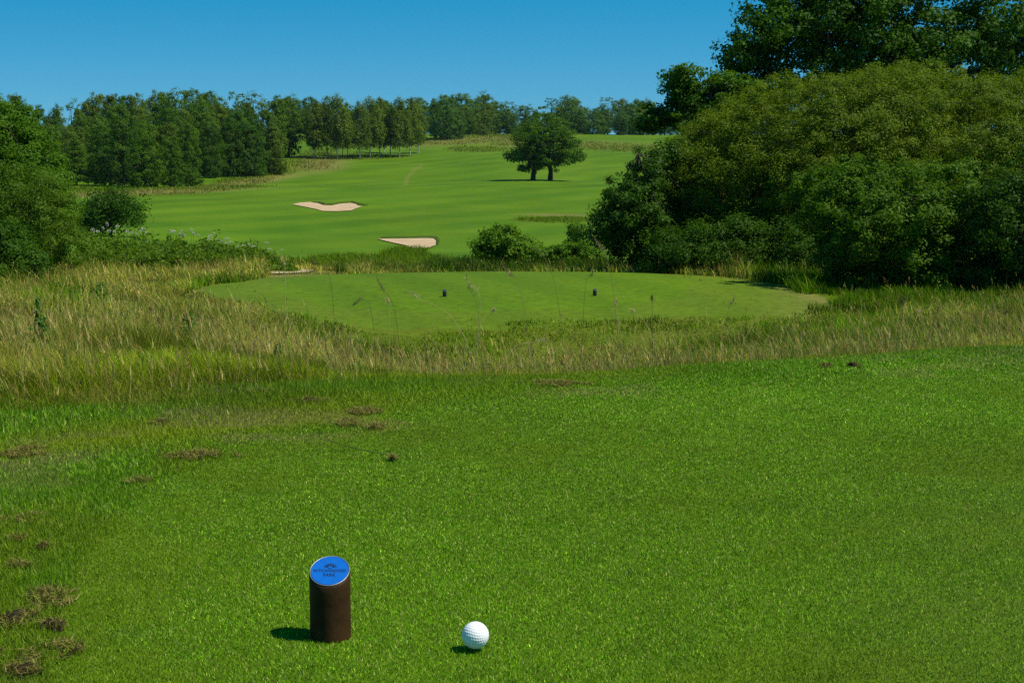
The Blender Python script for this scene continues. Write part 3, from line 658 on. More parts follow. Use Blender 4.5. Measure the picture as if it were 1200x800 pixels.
tree('willow_tree', 'huge rounded yellow green willow filling the right side', 980, 36,
     [(960, 190, 0, 150, 100, 2.6, 1300), (1080, 178, .5, 150, 98, 2.8, 1200), (870, 205, 0, 95, 80, 2.0, 600), (1190, 190, 1, 110, 105, 2.4, 560), (800, 235, .2, 48, 50, 1.3, 130), (1000, 240, -.6, 150, 80, 2.0, 300), (1020, 165, 2.5, 190, 62, .8, 700)], M_willow, clump_r=.24, per=135, leaf=.060, asp=.42, targets=26, tr=.2, rough=.08, shellmin=.86, inner=.2, up=.6)
tree('hawthorn_tree', 'dark glossy hawthorn at the left foot of the big willow', 745, 35,
     [(738, 245, 0, 40, 34, 1.2, 110), (720, 268, 0, 26, 26, .9, 60), (760, 205, .5, 26, 28, .9, 60), (765, 285, -.3, 52, 34, 1.2, 120), (782, 180, .6, 16, 14, .6, 20), (798, 258, .6, 34, 30, .8, 70)], M_haw, clump_r=.22, per=110, leaf=.068, targets=12, rough=.35)
tree('hawthorn_bush', 'low dark bush in the shade between the hawthorn and the front shrubs', 860, 33.5,
     [(850, 290, 0, 80, 34, 1.2, 200), (930, 290, 0, 60, 45, 1.2, 180), (800, 300, 0, 50, 26, 1.0, 80)], M_haw, clump_r=.24, per=100, leaf=.06, targets=12, cat_='bush', rough=.3)
tree('sallow_bush', 'bright green leafy shrub bulging from the foot of the willow', 1060, 29.0,
     [(1040, 260, 0, 85, 62, 1.5, 330), (1085, 305, -.4, 55, 48, 1.0, 170), (990, 235, .3, 60, 46, 1.2, 160), (1000, 290, -.1, 48, 36, .9, 70), (1110, 250, .2, 50, 60, 1.2, 140), (1090, 335, -.3, 50, 20, .7, 70), (1030, 326, 0, 55, 22, .8, 80)], M_sallow, clump_r=.19, per=110, leaf=.06, targets=16, cat_='bush', rough=.35)
tree('sallow_bush', 'dark shrub reaching out of the frame at the lower right edge', 1190, 28.0,
     [(1185, 270, 0, 60, 80, 1.2, 190), (1240, 260, 0, 80, 95, 1.5, 220), (1165, 325, 0, 40, 34, .8, 80), (1210, 335, 0, 50, 30, .8, 80)], M_haw, clump_r=.2, per=110, leaf=.06, targets=12, cat_='bush', rough=.3)
# shrubs behind the second tee
tree('bramble_bush', 'light green leafy bush behind the second tee', 592, 42,
     [(590, 288, 0, 30, 18, .8, 90), (575, 292, 0, 22, 14, .7, 40), (612, 292, 0, 22, 14, .7, 40), (590, 273, 0, 18, 10, .5, 24)], M_shrub, clump_r=.19, per=70, leaf=.085, targets=10, cat_='bush', rough=.5, floor=0)
tree('bramble_bush', 'low tangled bush between the light green bush and the dark hawthorn', 650, 41,
     [(640, 300, 0, 30, 12, .8, 60), (672, 298, 0, 26, 14, .8, 50), (690, 305, 0, 20, 14, .7, 40)], M_shrub, clump_r=.2, per=70, leaf=.08, targets=8, cat_='bush', rough=.5, floor=0)
tree('hawthorn_bush', 'small dark bush close to the left side of the hawthorn', 680, 44,
     [(685, 285, 0, 18, 16, .7, 40)], M_haw, clump_r=.2, per=80, leaf=.08, targets=6, cat_='bush', rough=.5, floor=0)
tree('sapling_bush', 'small green bush on the grass beside the hawthorn', 673, 66,
     [(673, 269, 0, 9, 8, .5, 16), (678, 275, 0, 12, 6, .5, 10)], M_shrub, clump_r=.25, per=60, leaf=.10, targets=5, cat_='bush', rough=.5, floor=0)
tree('bramble_bush', 'dark low scrub in the dip just left of the light green bush', 548, 41,
     [(548, 310, 0, 26, 7, .7, 40), (520, 313, 0, 18, 5, .6, 18)], M_haw, clump_r=.16, per=60, leaf=.07, targets=5, cat_='bush', rough=.5, floor=0)

# herbage between meadow and fairway on the left
def herbage():
    n = 1500; px = rng.uniform(95, 345, n); Y = rng.uniform(41, 52, n)
    x = (px - 600) / 1790 * Y; z = Z(x, Y)
    top = np.interp(px, [95, 150, 230, 300, 345], [272, 276, 280, 288, 306]) + rng.normal(0, 5, n) + (52 - Y) * 1.4
    ht = np.maximum(.12, P(px, top, Y)[:, 2] - z) * (.55 + .5 * rng.random(n))
    per = 46; c = np.repeat(np.stack([x, Y, z], -1), per, 0); k = np.repeat(ht, per)
    rr = rng.random(n * per); c[:, 2] += k * rr; c[:, :2] += rng.normal(0, .10, (n * per, 2)) * (1.1 - .5 * rr[:, None])
    nr = rng.standard_normal((n * per, 3)) + np.array([0, 0, .6])
    V, F = leaves(c, nr, .07 + .08 * rng.random(n * per), .4)
    tag(obj('herbage', mesh('herbage', V, F, leafmat('herb_leaf', (.060, .130, .004), (.150, .235, .012), pscale=.6), fval=rng.random(n * per))), 'rank green herbage growing between meadow and fairway', 'undergrowth', kind='stuff')
    # rushes in the ditch behind the second tee and right side
    m = 9000; px = np.concatenate([rng.uniform(505, 730, 5200), rng.uniform(640, 700, 1500), rng.uniform(395, 560, 2300)]); Y = np.concatenate([rng.uniform(37.5, 43, 5200), rng.uniform(104, 110, 1500), rng.uniform(38, 50, 2300)])
    x = (px - 600) / 1790 * Y; z = Z(x, Y)
    h = np.where(Y > 90, .28, .5) * (.5 + .9 * rng.random(m)) * np.where(px < 500, .5, 1.0)
    g_ = palette(m, [(.045, .110, .005), (.075, .135, .010), (.15, .15, .04)], [4, 3, 1.5])
    kp = Y < 90; V, F, C = blades3(x[kp], Y[kp], z[kp], h[kp], .035, g_[kp], lean=.7, seg=2)
    tag(obj('rushes', mesh('rushes', V, F, M_dry, pcol={'col': C})), 'rushes and coarse grass in the dip behind the second tee', 'undergrowth', kind='stuff')
herbage()

# ------------------------------------------------------------------ cow parsley
def umbel():
    parts = []; V, F = tube([(0, 0, 0), (.02, 0, .5), (.0, .01, .98)], [.008, .006, .004], 5)
    st = mesh('umbel_stem', V, [tuple(dict.fromkeys(map(int, f))) for f in F], simple('stem_green', (.07, .12, .02), .7))
    n = 60; a = rng.random(n) * 6.28; r = .10 * np.sqrt(rng.random(n)); c = np.stack([r * np.cos(a), r * np.sin(a), 1.0 + .06 * rng.random(n) - 3.5 * r * r], -1)
    V, F = leaves(c, rng.standard_normal((n, 3)) * .5 + np.array([0, 0, 1]), np.full(n, .035), .9)
    hd = mesh('umbel_flower', V, F, simple('white_petal', (.50, .50, .40), .8, .1))
    return st, hd
us_, uh_ = umbel()
spots = [(112, 270), (118, 272), (124, 268), (131, 271), (137, 272), (129, 263), (152, 272), (158, 273), (163, 274), (167, 271), (171, 269), (174, 273), (203, 271), (206, 272), (214, 275), (219, 276), (227, 270), (216, 272),
         (229, 274), (235, 276), (249, 277), (253, 274), (247, 281), (262, 283), (268, 285), (273, 284), (281, 289), (287, 288), (294, 287), (299, 289), (314, 285), (318, 292), (332, 293), (244, 306), (332, 302), (141, 266), (268, 280), (256, 281)]
for i, (a, b) in enumerate(spots):
    Y = 47 - (b - 265) * .1 + rng.normal() * .5; g = on(a, Y); h = P(a, b, Y)[2] - g[2]
    t = thing('cow_parsley', 'white flower head of cow parsley standing above the green herbage left of the fairway' if a > 180 else 'white cow parsley flower below the wispy dark bush', 'wildflower', g, rng.random() * 6, 'cow parsley above the herbage' if a > 180 else 'cow parsley below the wispy bush')
    s = .32 + .42 * rng.random(); t.scale = (s, s, max(h, .3)); obj('stem', us_, t); obj('flower_head', uh_, t)

# ------------------------------------------------------------------ bunkers and path
def sheet(name, poly, mat, lift, Y0, parent=None, rings=7, dish=0.0, sub=4):
    pts = []
    for i in range(len(poly)):
        a = np.array(poly[i], float); b = np.array(poly[(i + 1) % len(poly)], float)
        for k in range(sub): pts.append(a + (b - a) * k / sub)
    W = np.array([hit(a, b, Y0)[:2] for a, b in pts]); c = W.mean(0); n = len(W); V = []; F = []
    for r in range(rings + 1):
        f = 1 - r / rings
        for q in W:
            p = c + (q - c) * max(f, .001); V.append((p[0], p[1], float(Z(*p)) + lift - dish * (1 - f)))
    for r in range(rings):
        for k in range(n): F.append((r * n + k, r * n + (k + 1) % n, (r + 1) * n + (k + 1) % n, (r + 1) * n + k))
    return mesh(name, V, F, mat, smooth=True), W
M_sand = simple('bunker_sand', (.47, .34, .205), .95, .05, noise=.24, scale=.9)
M_path = simple('sandy_path', (.36, .29, .18), .95, .05, noise=.2, scale=1.5)
def bunker(label, poly, lip, Y0, lh=1.0):
    t = thing('sand_bunker', label, 'bunker', (0, 0, 0)); me, W = sheet('sand', poly, M_sand, .05, Y0); c = W.mean(0)
    loc = np.array([c[0], c[1], float(Z(*c))]); t.location = tuple(loc)
    o = obj('sand', me, t); o.location = tuple(-loc)
    L_ = np.array([hit(a, b, Y0) for a, b in lip]); V = []; F = []
    prof_ = [(-.4, .0), (-.2, .10), (.15, .17), (.9, .13), (1.9, -.02)]
    for i, p in enumerate(L_):
        e = math.sin(math.pi * i / (len(L_) - 1)) ** .5 if 0 < i < len(L_) - 1 else .05
        for a, b in prof_: V.append((p[0] - loc[0], p[1] + a * 1.6 - loc[1], p[2] + (b * e * 1.2 * lh) - loc[2] + .02))
    k = len(prof_)
    for i in range(len(L_) - 1):
        for j in range(k - 1): F.append((i * k + j, (i + 1) * k + j, (i + 1) * k + j + 1, i * k + j + 1))
    obj('grass_lip', mesh('grass_lip', V, F, simple('lip_turf', (.05, .085, .006), .9, .05, noise=.4, scale=2)), t)
def dens(l, n=5):
    out = []
    for i in range(len(l) - 1):
        for k in range(n): out.append(tuple(np.array(l[i]) + (np.array(l[i + 1]) - np.array(l[i])) * k / n))
    return out + [l[-1]]
bunker('pale sand bunker shaped like a shallow heart on the far fairway', [(342, 240), (352, 238), (364, 237.3), (372, 238.5), (379, 241), (388, 241.5), (398, 239.5), (410, 238.3), (417, 239.5), (419, 241.5), (424, 242.5), (417, 245), (411, 247.3), (395, 248.2), (378, 247.8), (370, 245.5), (358, 243)],
       dens([(364, 237.2), (373, 238.4), (380, 240.8), (389, 241.2), (399, 239.2), (412, 238), (418, 239.5), (430, 241)]), 70)
bunker('narrow wedge shaped sand bunker on the near side of the fairway', [(443, 281), (460, 280.5), (480, 280.4), (500, 279.8), (508, 280.4), (511, 283), (510.5, 288), (503, 291), (488, 292.2), (480, 290.5), (476, 288.5), (462, 285.5)],
       dens([(443, 280.8), (470, 280.2), (500, 279.6), (509, 280.2), (512, 283), (512, 288)]), 50, .3)
me, _ = sheet('sandy_path', [(300, 318.5), (330, 316), (352, 313), (375, 310.5), (388, 309.8), (386, 312.5), (372, 315.5), (362, 320), (330, 322), (300, 323)], M_path, .03, 36)
tag(obj('path', me), kind='structure')

# ------------------------------------------------------------------ tee markers
def disc_pts(r, n, slope, zc, dy=0):
    return [(r * math.cos(t), r * math.sin(t), zc + slope * r * math.sin(t)) for t in [2 * math.pi * k / n for k in range(n)]]
def make_marker(label, loc, blue, top_only=False, full=True, r=.0328, h=.109, slope=.49, bodymat=None, rz=0, group=None, capmat=None):
    t = thing('tee_marker', label, 'tee marker', loc, rz, group); n = 64
    V = []; F = []
    levels = [(0, r), (None, r)]
    V += [(r * math.cos(2 * math.pi * k / n), r * math.sin(2 * math.pi * k / n), -.03) for k in range(n)]
    for j in range(1, 12):
        f = j / 12
        for k in range(n):
            a = 2 * math.pi * k / n; zt = h + slope * r * math.sin(a) - .0025
            V.append((r * math.cos(a), r * math.sin(a), -.03 + (zt + .03) * f))
    V += disc_pts(r, n, slope, h - .0025); V += disc_pts(r - .0018, n, slope, h)
    V += disc_pts(r - .0030, n, slope, h); V += disc_pts(r - .0034, n, slope, h - .0010)
    R_ = 15
    for j in range(R_ - 0 - 0 - 0):
        pass
    L_ = len(V) // n
    for j in range(L_ - 1):
        for k in range(n): F.append((j * n + k, j * n + (k + 1) % n, (j + 1) * n + (k + 1) % n, (j + 1) * n + k))
    F.append(tuple((L_ - 1) * n + k for k in range(n)))
    obj('post', mesh('marker_post', V, F, bodymat, smooth=False), t)
    o = t.children[0]; o.data.polygons.foreach_set('use_smooth', np.array([len(p.vertices) == 4 and i < 12 * n for i, p in enumerate(o.data.polygons)]))
    # coloured cap with a raised rim
    rc = r - .0026; V = disc_pts(rc, n, slope, h - .0006) + disc_pts(rc, n, slope, h + .0012) + disc_pts(rc - .0006, n, slope, h + .0016) + disc_pts(rc - .0012, n, slope, h + .0012)
    F = []
    for j in range(3):
        for k in range(n): F.append((j * n + k, j * n + (k + 1) % n, (j + 1) * n + (k + 1) % n, (j + 1) * n + k))
    F.append(tuple(3 * n + k for k in range(n)))
    cap = obj('cap', mesh('marker_cap', V, F, capmat), t)
    if full:
        # steel rim seen as a bright line round the cap
        pts = disc_pts(r - .0014, n, slope, h + .0006); V = []; F = []
        for k in range(n):
            p = np.array(pts[k]); d = np.array((p[0], p[1], slope * p[1])); d = d / (np.linalg.norm(d) + 1e-9)
            for q in range(6):
                a = 2 * math.pi * q / 6; V.append(p + .0006 * (d * math.cos(a) + np.array((0, 0, 1)) * math.sin(a)))
        for k in range(n):
            for q in range(6): F.append((k * 6 + q, ((k + 1) % n) * 6 + q, ((k + 1) % n) * 6 + (q + 1) % 6, k * 6 + (q + 1) % 6))
        obj('rim', mesh('marker_rim', V, F, simple('steel_rim', (.42, .42, .40), .5, .4, .8), smooth=True), t)
        ink = simple('dark_print', (.004, .03, .10), .6, .2); zl = h + .0015
        ang = math.atan(slope)
        def lift(name, V2, F2, parent=cap):
            V3 = [(a, b * math.cos(ang), zl + b * math.sin(ang) + c) for a, b, c in V2]
            obj(name, mesh(name, V3, F2, ink), parent)
        # emblem: a fan of pointed leaves over a small bowl
        V2 = []; F2 = []
        for i in range(7):
            a = R(-66 + 22 * i); L_l = .0128 - .0016 * abs(i - 3) * .5; b0 = len(V2); cx, cy = 0.0010 * (i - 3) * .5, .0058
            for s_, w_ in ((0.25, 0), (.55, .0015), (.8, .0011), (1, 0)):
                X_ = cx + math.sin(a) * L_l * s_; Y_ = cy + math.cos(a) * L_l * s_
                V2 += [(X_ - math.cos(a) * w_, Y_ + math.sin(a) * w_, 0), (X_ + math.cos(a) * w_, Y_ - math.sin(a) * w_, 0)]
            for q in range(3): F2.append((b0 + 2 * q, b0 + 2 * q + 1, b0 + 2 * q + 3, b0 + 2 * q + 2))
        b0 = len(V2)
        for q in range(9):
            a = R(-72 + 18 * q)
            V2 += [(math.sin(a) * .0052, .0092 - math.cos(a) * .0050, 0), (math.sin(a) * .0044, .0092 - math.cos(a) * .0036, 0)]
        for q in range(8): F2.append((b0 + 2 * q, b0 + 2 * q + 1, b0 + 2 * q + 3, b0 + 2 * q + 2))
        lift('emblem', V2, F2)
        for txt, wid, yy, sz in (('WYCHWOOD', .0525, -.0012, .0090), ('PARK', .0200, -.0112, .0100)):
            cu = bpy.data.curves.new('lettering', 'FONT'); cu.body = txt; cu.size = sz; cu.align_x = 'CENTER'; cu.align_y = 'CENTER'; cu.extrude = .00005; cu.offset = .0003
            cu.space_character = 1.12
            to = bpy.data.objects.new('tmp', cu); COL.objects.link(to); bpy.context.view_layer.update()
            me = bpy.data.meshes.new_from_object(to); bpy.data.objects.remove(to)
            co = np.array([v.co[:] for v in me.vertices]); co[:, 0] *= wid / (co[:, 0].max() - co[:, 0].min())
            for v, c in zip(me.vertices, co): b = c[1] + yy; v.co = (c[0], b * math.cos(ang), zl + b * math.sin(ang) + c[2])
            me.materials.clear(); me.materials.append(ink); obj('lettering', me, cap)
    return t
M_post = simple('weathered_brown_post', (.042, .020, .006), .55, .15, noise=.45, scale=22)
M_black = simple('black_plastic', (.012, .013, .018), .5, .4); M_blue = simple('blue_cap', (.002, .115, .47), .6, .12, noise=.10, scale=60)
mk = MK.copy(); mkz = float(Z(mk[0], mk[1]))
# put the marker where its foot shows in the photo
p0 = hit(386.5, 749, 1.5, 5); make_marker('brown post tee marker with slanted blue cap beside the golf ball', (p0[0], p0[1] + .012, p0[2]), True, bodymat=M_post, capmat=M_blue)
for i, (a, b, lab) in enumerate(((521, 347.5, 'small dark tee marker left of centre on the second tee'), (697, 346.5, 'small dark tee marker right of centre on the second tee'))):
    q = hit(a, b, 20, 40); make_marker(lab, (q[0], q[1], q[2]), False, full=False, bodymat=M_black, r=.034, h=.105, capmat=simple('marker_grey_cap' + str(i), (.02, .03, .05), .6), group='markers on the second tee')

# ------------------------------------------------------------------ golf ball
def ball():
    r = .02135; nu, nv = 220, 130
    th = np.linspace(0, 2 * np.pi, nu, endpoint=False); ph = np.linspace(0, np.pi, nv)
    T, Pp = np.meshgrid(th, ph); D = np.stack([np.sin(Pp) * np.cos(T), np.sin(Pp) * np.sin(T), np.cos(Pp)], -1).reshape(-1, 3)
    n = 332; i = np.arange(n) + .5; f = np.arccos(1 - 2 * i / n); g_ = np.pi * (1 + 5 ** .5) * i
    C = np.stack([np.cos(g_) * np.sin(f), np.sin(g_) * np.sin(f), np.cos(f)], -1)
    a = np.arccos(np.clip((D @ C.T).max(1), -1, 1)); w_ = .092
    dep = .00042 * np.clip(1 - (a / w_) ** 2, 0, 1) ** .8
    V = D * (r - dep)[:, None]; idx = np.arange(nu * nv).reshape(nv, nu)
    F = np.stack([idx[:-1], np.roll(idx[:-1], -1, 1), np.roll(idx[1:], -1, 1), idx[1:]], -1).reshape(-1, 4)
    m, nt, b = newmat('white_ball'); b.inputs['Base Color'].default_value = (.86, .87, .87, 1); b.inputs['Roughness'].default_value = .3
    b.inputs['Subsurface Weight'].default_value = .1; b.inputs['Subsurface Radius'].default_value = (.004, .004, .004)
    p = P(557, 744.5, 2.325); z = float(Z(p[0], p[1]))
    o = obj('golf_ball', mesh('golf_ball', V, F[:, ::-1], m, smooth=True), loc=(p[0], p[1], max(z + r + .004, p[2]))); o.rotation_euler = (.4, .9, .3)
    print('ball z', p[2], z + r); tag(o, 'white dimpled golf ball lying on the mown tee', 'golf ball')
ball()

# ------------------------------------------------------------------ clods and clippings in the fringe
def clod(label, px, row, rx_px, ry_px, dark, name='clippings_clump'):
    c = hit(px, row, 1.5, 8); d = c[1]; rx = rx_px / FPX * d; ry = max(rx * .5, ry_px / FPX * d / .24)
    t = thing(name, label, 'divot' if dark > .5 else 'clippings', c, 0, 'turf debris along the tee edge')
    parts = []
    # uneven lump of soil or matted thatch
    n = 26; g_ = np.linspace(-1.2, 1.2, n); X, Y = np.meshgrid(g_, g_); rr = np.hypot(X, Y) + 1.9 * (fbm(X + px, Y + row, 2.6, 3) - .38)
    hgt = np.clip(1 - rr, -.15, .42) * 1.6 * (.25 + 1.1 * fbm(X + px, Y + row, 4.5, 7)) * (.018 if dark > .5 else .010)
    V = np.stack([X * rx, Y * ry, hgt - .004 + .004 * (hgt > 0)], -1).reshape(-1, 3); idx = np.arange(n * n).reshape(n, n)
    F = np.stack([idx[:-1, :-1], idx[:-1, 1:], idx[1:, 1:], idx[1:, :-1]], -1).reshape(-1, 4)
    F = F[(hgt.ravel()[F] > -.0005).any(1)]
    V[:, 2] += .005
    V[:, :2] *= .8
    if dark > .5: obj('soil', mesh('clod', V, F, M_soil), t)
    m = int((160 + 3600 * rx * ry * 90) * (.6 if dark > .9 else 1)); a = rng.random(m) * 6.28; r = np.sqrt(rng.random(m)) * 1.3
    x = r * np.cos(a) * rx; y = r * np.sin(a) * ry; z = np.full(m, .004) + .014 * rng.random(m) * (1 - r * .8)
    col = palette(m, [(.34, .29, .09), (.24, .20, .05), (.08, .06, .02), (.15, .24, .02)], [3, 3, 2 + 3 * dark, 1.5])
    ok = fbm(x * 28 + px, y * 28 + row, 1, 17, 3) > .36 + .14 * r ** 3
    x, y, z, col = x[ok], y[ok], z[ok], col[ok]; m = len(x)
    V, F, C = blades3(x, y, z, (.006 + .010 * rng.random(m)), .0024, col, lean=2.6, seg=2)
    obj('dry_grass', mesh('dry_clippings', V, F, M_dry, pcol={'col': C}), t)
M_thatch = simple('thatch', (.14, .12, .035), .95, .05, noise=.6, scale=90)
CL = [(360, 472, 24, 5, 1, 'black broken clod of soil at the edge of the tall grass'), (312, 462, 26, 4, 0, 'matted dry clippings left of the black soil clod'),
      (190, 498, 14, 4, 1, 'small dark divot in the light strip of grass'), (145, 484, 10, 3, 1, 'small dark divot right at the foot of the tall grass'), (172, 481, 16, 2.5, 0, 'thin streak of dry clippings below the tall grass'),
      (32, 532, 24, 7, .3, 'lone brown tuft of dry thatch near the left edge'), (235, 536, 38, 5, .4, 'long streak of brown clippings in the middle of the fringe'),
      (162, 568, 14, 5, 0, 'pale straw coloured clump of clippings'), (24, 610, 22, 6, .3, 'brown clippings patch near the left edge above the two small ones'), (22, 636, 12, 4, .3, 'small pale clump of clippings below the brown patch'),
      (50, 646, 8, 3, .8, 'tiny dark divot beside a pale clump'), (24, 667, 18, 3, 0, 'thin pale streak of clippings in the green left of the marker'), (55, 704, 30, 9, .4, 'upper clump of matted clippings in the lower left corner'),
      (18, 728, 20, 8, .8, 'dark clump of clippings against the left edge'), (62, 737, 16, 5, .8, 'small dark clump between the two big clumps at lower left'), (45, 768, 42, 10, .5, 'largest mat of brown clippings in the lower left corner'),
      (30, 790, 22, 6, .9, 'dark soil and clippings at the bottom left corner'), (425, 484, 20, 4, .2, 'brown crumbs of thatch right of the black soil clod'), (408, 497, 14, 5, .2, 'brownish worn spot of clippings above the fallen stem'),
      (602, 430, 7, 3, 1, 'tiny black lump of soil in front of the tall grass'), (645, 452, 40, 4, .2, 'long worn streak of thatch at the far edge of the tee'), (1000, 430, 8, 3, 1, 'tiny dark divot at the far right edge of the tee'),
      (970, 430, 7, 3, .8, 'tiny dark speck of soil left of the far right divot'), (440, 502, 12, 3, 0, 'pale crumbs of thatch right of the worn spot'), (460, 540, 3.5, 1.2, 0, 'small rusty brown tuft at the end of the fallen stem')]
for px, row, a, b, dk, lab in CL: clod(lab, px, row, a, b, dk, 'divot' if dk > .5 else 'clippings_clump')
# fallen dark stem on the turf
a = hit(383, 522, 1.5, 8); pts = [hit(q, r_, 1.5, 8) - a + np.array([0, 0, .017]) for q, r_ in ((383, 522), (395, 527), (410, 531), (430, 536), (450, 540), (465, 541))]
V, F = tube(pts, [.0010, .0013, .0012, .0011, .001, .0006], 5)
t = obj('fallen_stem', mesh('fallen_stem', V, [tuple(dict.fromkeys(map(int, f))) for f in F], simple('dead_stem', (.09, .11, .02), .8)), loc=a); tag(t, 'thin dark stem lying on the mown turf', 'stem')

# ------------------------------------------------------------------ weeds in the meadow
def weed(label, px, base, top, Y, spread, cat_='weed', big=1.0, group='broad leaved weeds in the meadow'):
    g = on(px, Y); h = P(px, top, Y)[2] - g[2]; t = thing('dock_plant', label, cat_, g, 0, group)
    parts = []; V, F = tube([(0, 0, -.02), (.01, 0, h * .5), (-.01, 0, h)], [.006, .0045, .002], 6)
    obj('stem', mesh('dock_stem', V, [tuple(dict.fromkeys(map(int, f))) for f in F], simple('dock_stem', (.07, .075, .03), .7)), t)
    n = int(210 * big); s = 1.7 * spread / FPX * Y; z = h * (.25 + .8 * rng.random(n)); a = rng.random(n) * 6.28; r = s * (.15 + .85 * rng.random(n)) * (1.25 - z / h) * 1.5
    c = np.stack([r * np.cos(a), r * np.sin(a) * .8, z], -1); nr = np.stack([np.cos(a), np.sin(a), np.full(n, .8)], -1) + rng.standard_normal((n, 3)) * .4
    V, F = leaves(c, nr, (.016 + .022 * rng.random(n)) * max(1, Y / 9), .4)
    obj('leaves', mesh('dock_leaves', V, F, M_weed, fval=rng.random(n)), t)
M_weed = leafmat('weed_leaf', (.035, .105, .010), (.105, .23, .03))
for lab, px, b, tp, Y, s in [('tallest dark leafy weed standing near the left edge of the meadow', 46, 450, 372, 6.6, 11), ('thin leafless weed stem behind the tallest weed', 45, 400, 352, 8.0, 4), ('dark weed between the tallest weed and the pair of weeds', 116, 425, 392, 7.6, 8),
                             ('dark weed with two leafy tops', 137, 425, 396, 7.8, 8), ('narrow upright dark weed right of the two topped weed', 160, 435, 403, 7.2, 6), ('open branched dark weed beside the dry tangle', 222, 425, 370, 8.2, 10),
                             ('leafy dock clump low in front of the left thicket', 120, 355, 333, 19, 12), ('small dark weed in the meadow left corner', 10, 440, 425, 6.4, 8), ('slim dark weed left of the pale broken stalk', 325, 445, 404, 7.6, 4)]:
    weed(lab, px, b, tp, Y, s)

# ------------------------------------------------------------------ single tall grass stalks
def stalk(label, pts, Y, col, head=.35, wide=.006, th=.0022):
    pts = [P(a, b, Y) for a, b in pts]; g = np.array([pts[0][0], Y, float(Z(pts[0][0], Y))]); Q = [np.array([0, 0, -.02])] + [p - g for p in pts[1:]]
    # resample as a smooth curve
    Q = np.array(Q); tt = np.linspace(0, 1, len(Q)); T = np.linspace(0, 1, 14); deg = min(3, len(Q) - 1)
    C_ = np.stack([np.polyval(np.polyfit(tt, Q[:, i], deg), T) for i in range(3)], -1); C_[:, 1] += .04 * np.sin(T * 2)
    t = thing('grass_stalk', label, 'grass stalk', g, 0, 'single tall grass stalks before the second tee')
    s = max(.0008, Y / 1536 * (.27 if col[0] > .5 else .20))
    V, F = tube(C_, list(np.linspace(s * 1.3, s * .6, 14)), 5)
    me = mesh('stalk_stem', V, [tuple(dict.fromkeys(map(int, f))) for f in F], None, mats=[M_dry], pcol={'col': np.tile(np.array(col), (len(V), 1))}); obj('stem', me, t)
    n = 70; f = 1 - head * rng.random(n); k = f * 13; i = np.clip(k.astype(int), 0, 12); p = C_[i] + (C_[i + 1] - C_[i]) * (k - i)[:, None]
    d = rng.standard_normal((n, 3)); d[:, 2] = abs(d[:, 2]); p = p + d * wide * (1.2 - (f - (1 - head)) / head)[:, None]
    V, F, C = blades3(p[:, 0], p[:, 1], p[:, 2], np.full(n, .012), np.full(n, max(.0022, s * 1.6)), np.tile(np.array(col) * 1.1, (n, 1)), lean=.8, seg=1)
    obj('seed_head', mesh('stalk_head', V, F, M_dry, pcol={'col': C}), t)
ST, BR, GR, DK = (.52, .44, .20), (.34, .24, .12), (.22, .27, .06), (.16, .13, .06)
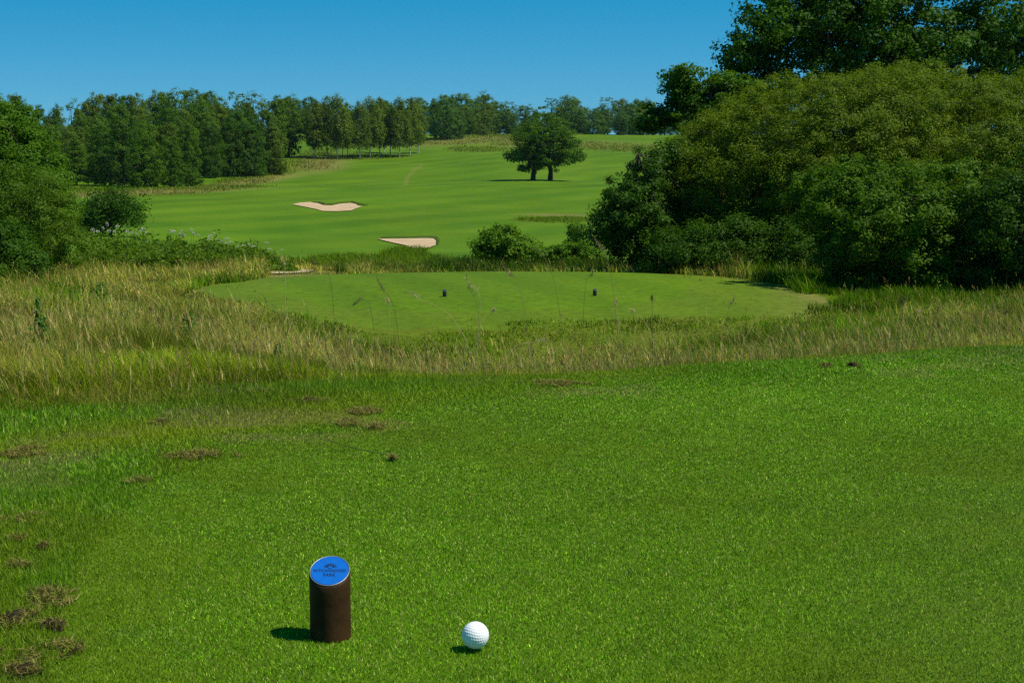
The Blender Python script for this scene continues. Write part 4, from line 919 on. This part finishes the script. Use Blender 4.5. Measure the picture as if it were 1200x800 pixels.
for lab, pts, Y, c, hd in [
    ('pale straw stalk leaning far to the left across the second tee', [(562, 415), (535, 380), (505, 357), (479, 344)], 6.6, ST, .15),
    ('short pale bent stem rising right, left of centre', [(558, 408), (562, 385), (571, 370), (580, 364)], 6.6, ST, .1),
    ('pale stem lying almost level above the grass', [(592, 415), (600, 411), (620, 403), (642, 399)], 6.3, ST, .2),
    ('tall stalk with a brown plume at its tip reaching to the hawthorn', [(728, 395), (720, 350), (714, 315), (705, 290), (697, 280)], 6.6, BR, .4),
    ('slender stalk with a pale nodding head crossing the low bush', [(664, 375), (652, 340), (640, 310), (625, 290), (613, 274)], 6.8, GR, .5),
    ('upright brown stalk just right of the left tee marker', [(566, 400), (560, 365), (553, 345), (546, 322)], 6.8, GR, .5),
    ('thin dark stalk leaning left between the two far markers', [(622, 375), (612, 350), (600, 325), (590, 312)], 6.8, BR, .4),
    ('thin straight stalk with a feathery tip over the second tee', [(683, 355), (686, 340), (692, 325), (695, 315)], 7.0, GR, .3),
    ('pale stalk arching left with a plume, right of the right tee marker', [(775, 412), (760, 385), (748, 370), (741, 364)], 6.6, ST, .2),
    ('green stalk standing straight up, right of the right tee marker', [(765, 390), (765, 370), (765, 352), (765, 348)], 7.0, DK, .5),
    ('dark fuzzy stalk at the right end of the second tee', [(850, 390), (853, 372), (858, 358), (862, 348)], 7.0, BR, .5),
    ('pale broken stalk bent over at its top in the left meadow', [(291, 466), (292, 430), (293, 404), (302, 396), (309, 384)], 5.6, ST, .1),
    ('dark thin stalk leaning left below the sandy path', [(392, 330), (385, 322), (372, 310), (364, 300)], 7.2, DK, .3),
    ('long straw stalk leaning left over the right hand rough', [(1112, 395), (1098, 382), (1086, 372), (1077, 365)], 7.0, ST, .1),
    ('dark upright stalk in the right hand rough', [(1058, 395), (1059, 375), (1060, 358), (1060, 352)], 7.2, DK, .4),
    ('dark stalk leaning right near the right edge', [(1168, 385), (1172, 378), (1178, 370), (1183, 366)], 7.2, DK, .3),
    ('thin dark stalk rising through the left part of the second tee', [(470, 392), (462, 365), (452, 345), (440, 325)], 7.0, DK, .3),
    ('stalk with a dark arched head at the left of the second tee', [(440, 395), (436, 375), (430, 356), (420, 352), (412, 360)], 6.8, DK, .35),
    ('pale stalk standing between the arched head and the left marker', [(454, 402), (456, 378), (452, 352)], 6.8, ST, .25),
    ('feathery straw stalk with a pale head rising left of the marker pair', [(548, 395), (560, 372), (563, 350), (552, 335), (545, 327)], 6.9, ST, .45),
    ('light stalk by the path with an upright cream head', [(334, 330), (333, 322), (332, 310), (331, 300)], 8.0, ST, .35),
    ('slanting dark stem in the dry grass of the left meadow', [(190, 385), (184, 375), (178, 368), (174, 362)], 8.0, DK, .1),
    ('fine pale stalk with a drooping head left of the grassy mound', [(736, 400), (726, 382), (722, 362), (724, 352)], 6.9, ST, .3)]:
    stalk(lab, pts, Y, c, hd)

# ------------------------------------------------------------------ the thin summer air between here and the far trees
V = np.array([(x, y, z) for x in (-1200, 1200) for y in (-60, 2400) for z in (-12, 60)], float)
F = [(0, 1, 3, 2), (4, 6, 7, 5), (0, 4, 5, 1), (2, 3, 7, 6), (0, 2, 6, 4), (1, 5, 7, 3)]
hm = bpy.data.materials.new('haze'); hm.use_nodes = True; nt = hm.node_tree; nt.nodes.clear()
ho = nt.nodes.new('ShaderNodeOutputMaterial'); hv = nt.nodes.new('ShaderNodeVolumePrincipled')
hv.inputs['Color'].default_value = (.62, .80, 1.0, 1); hv.inputs['Density'].default_value = .00005; hv.inputs['Anisotropy'].default_value = .2
nt.links.new(hv.outputs[0], ho.inputs['Volume'])
tag(obj('haze', mesh('haze', V, F, hm)), 'thin blue summer haze over the course', 'haze', kind='stuff')
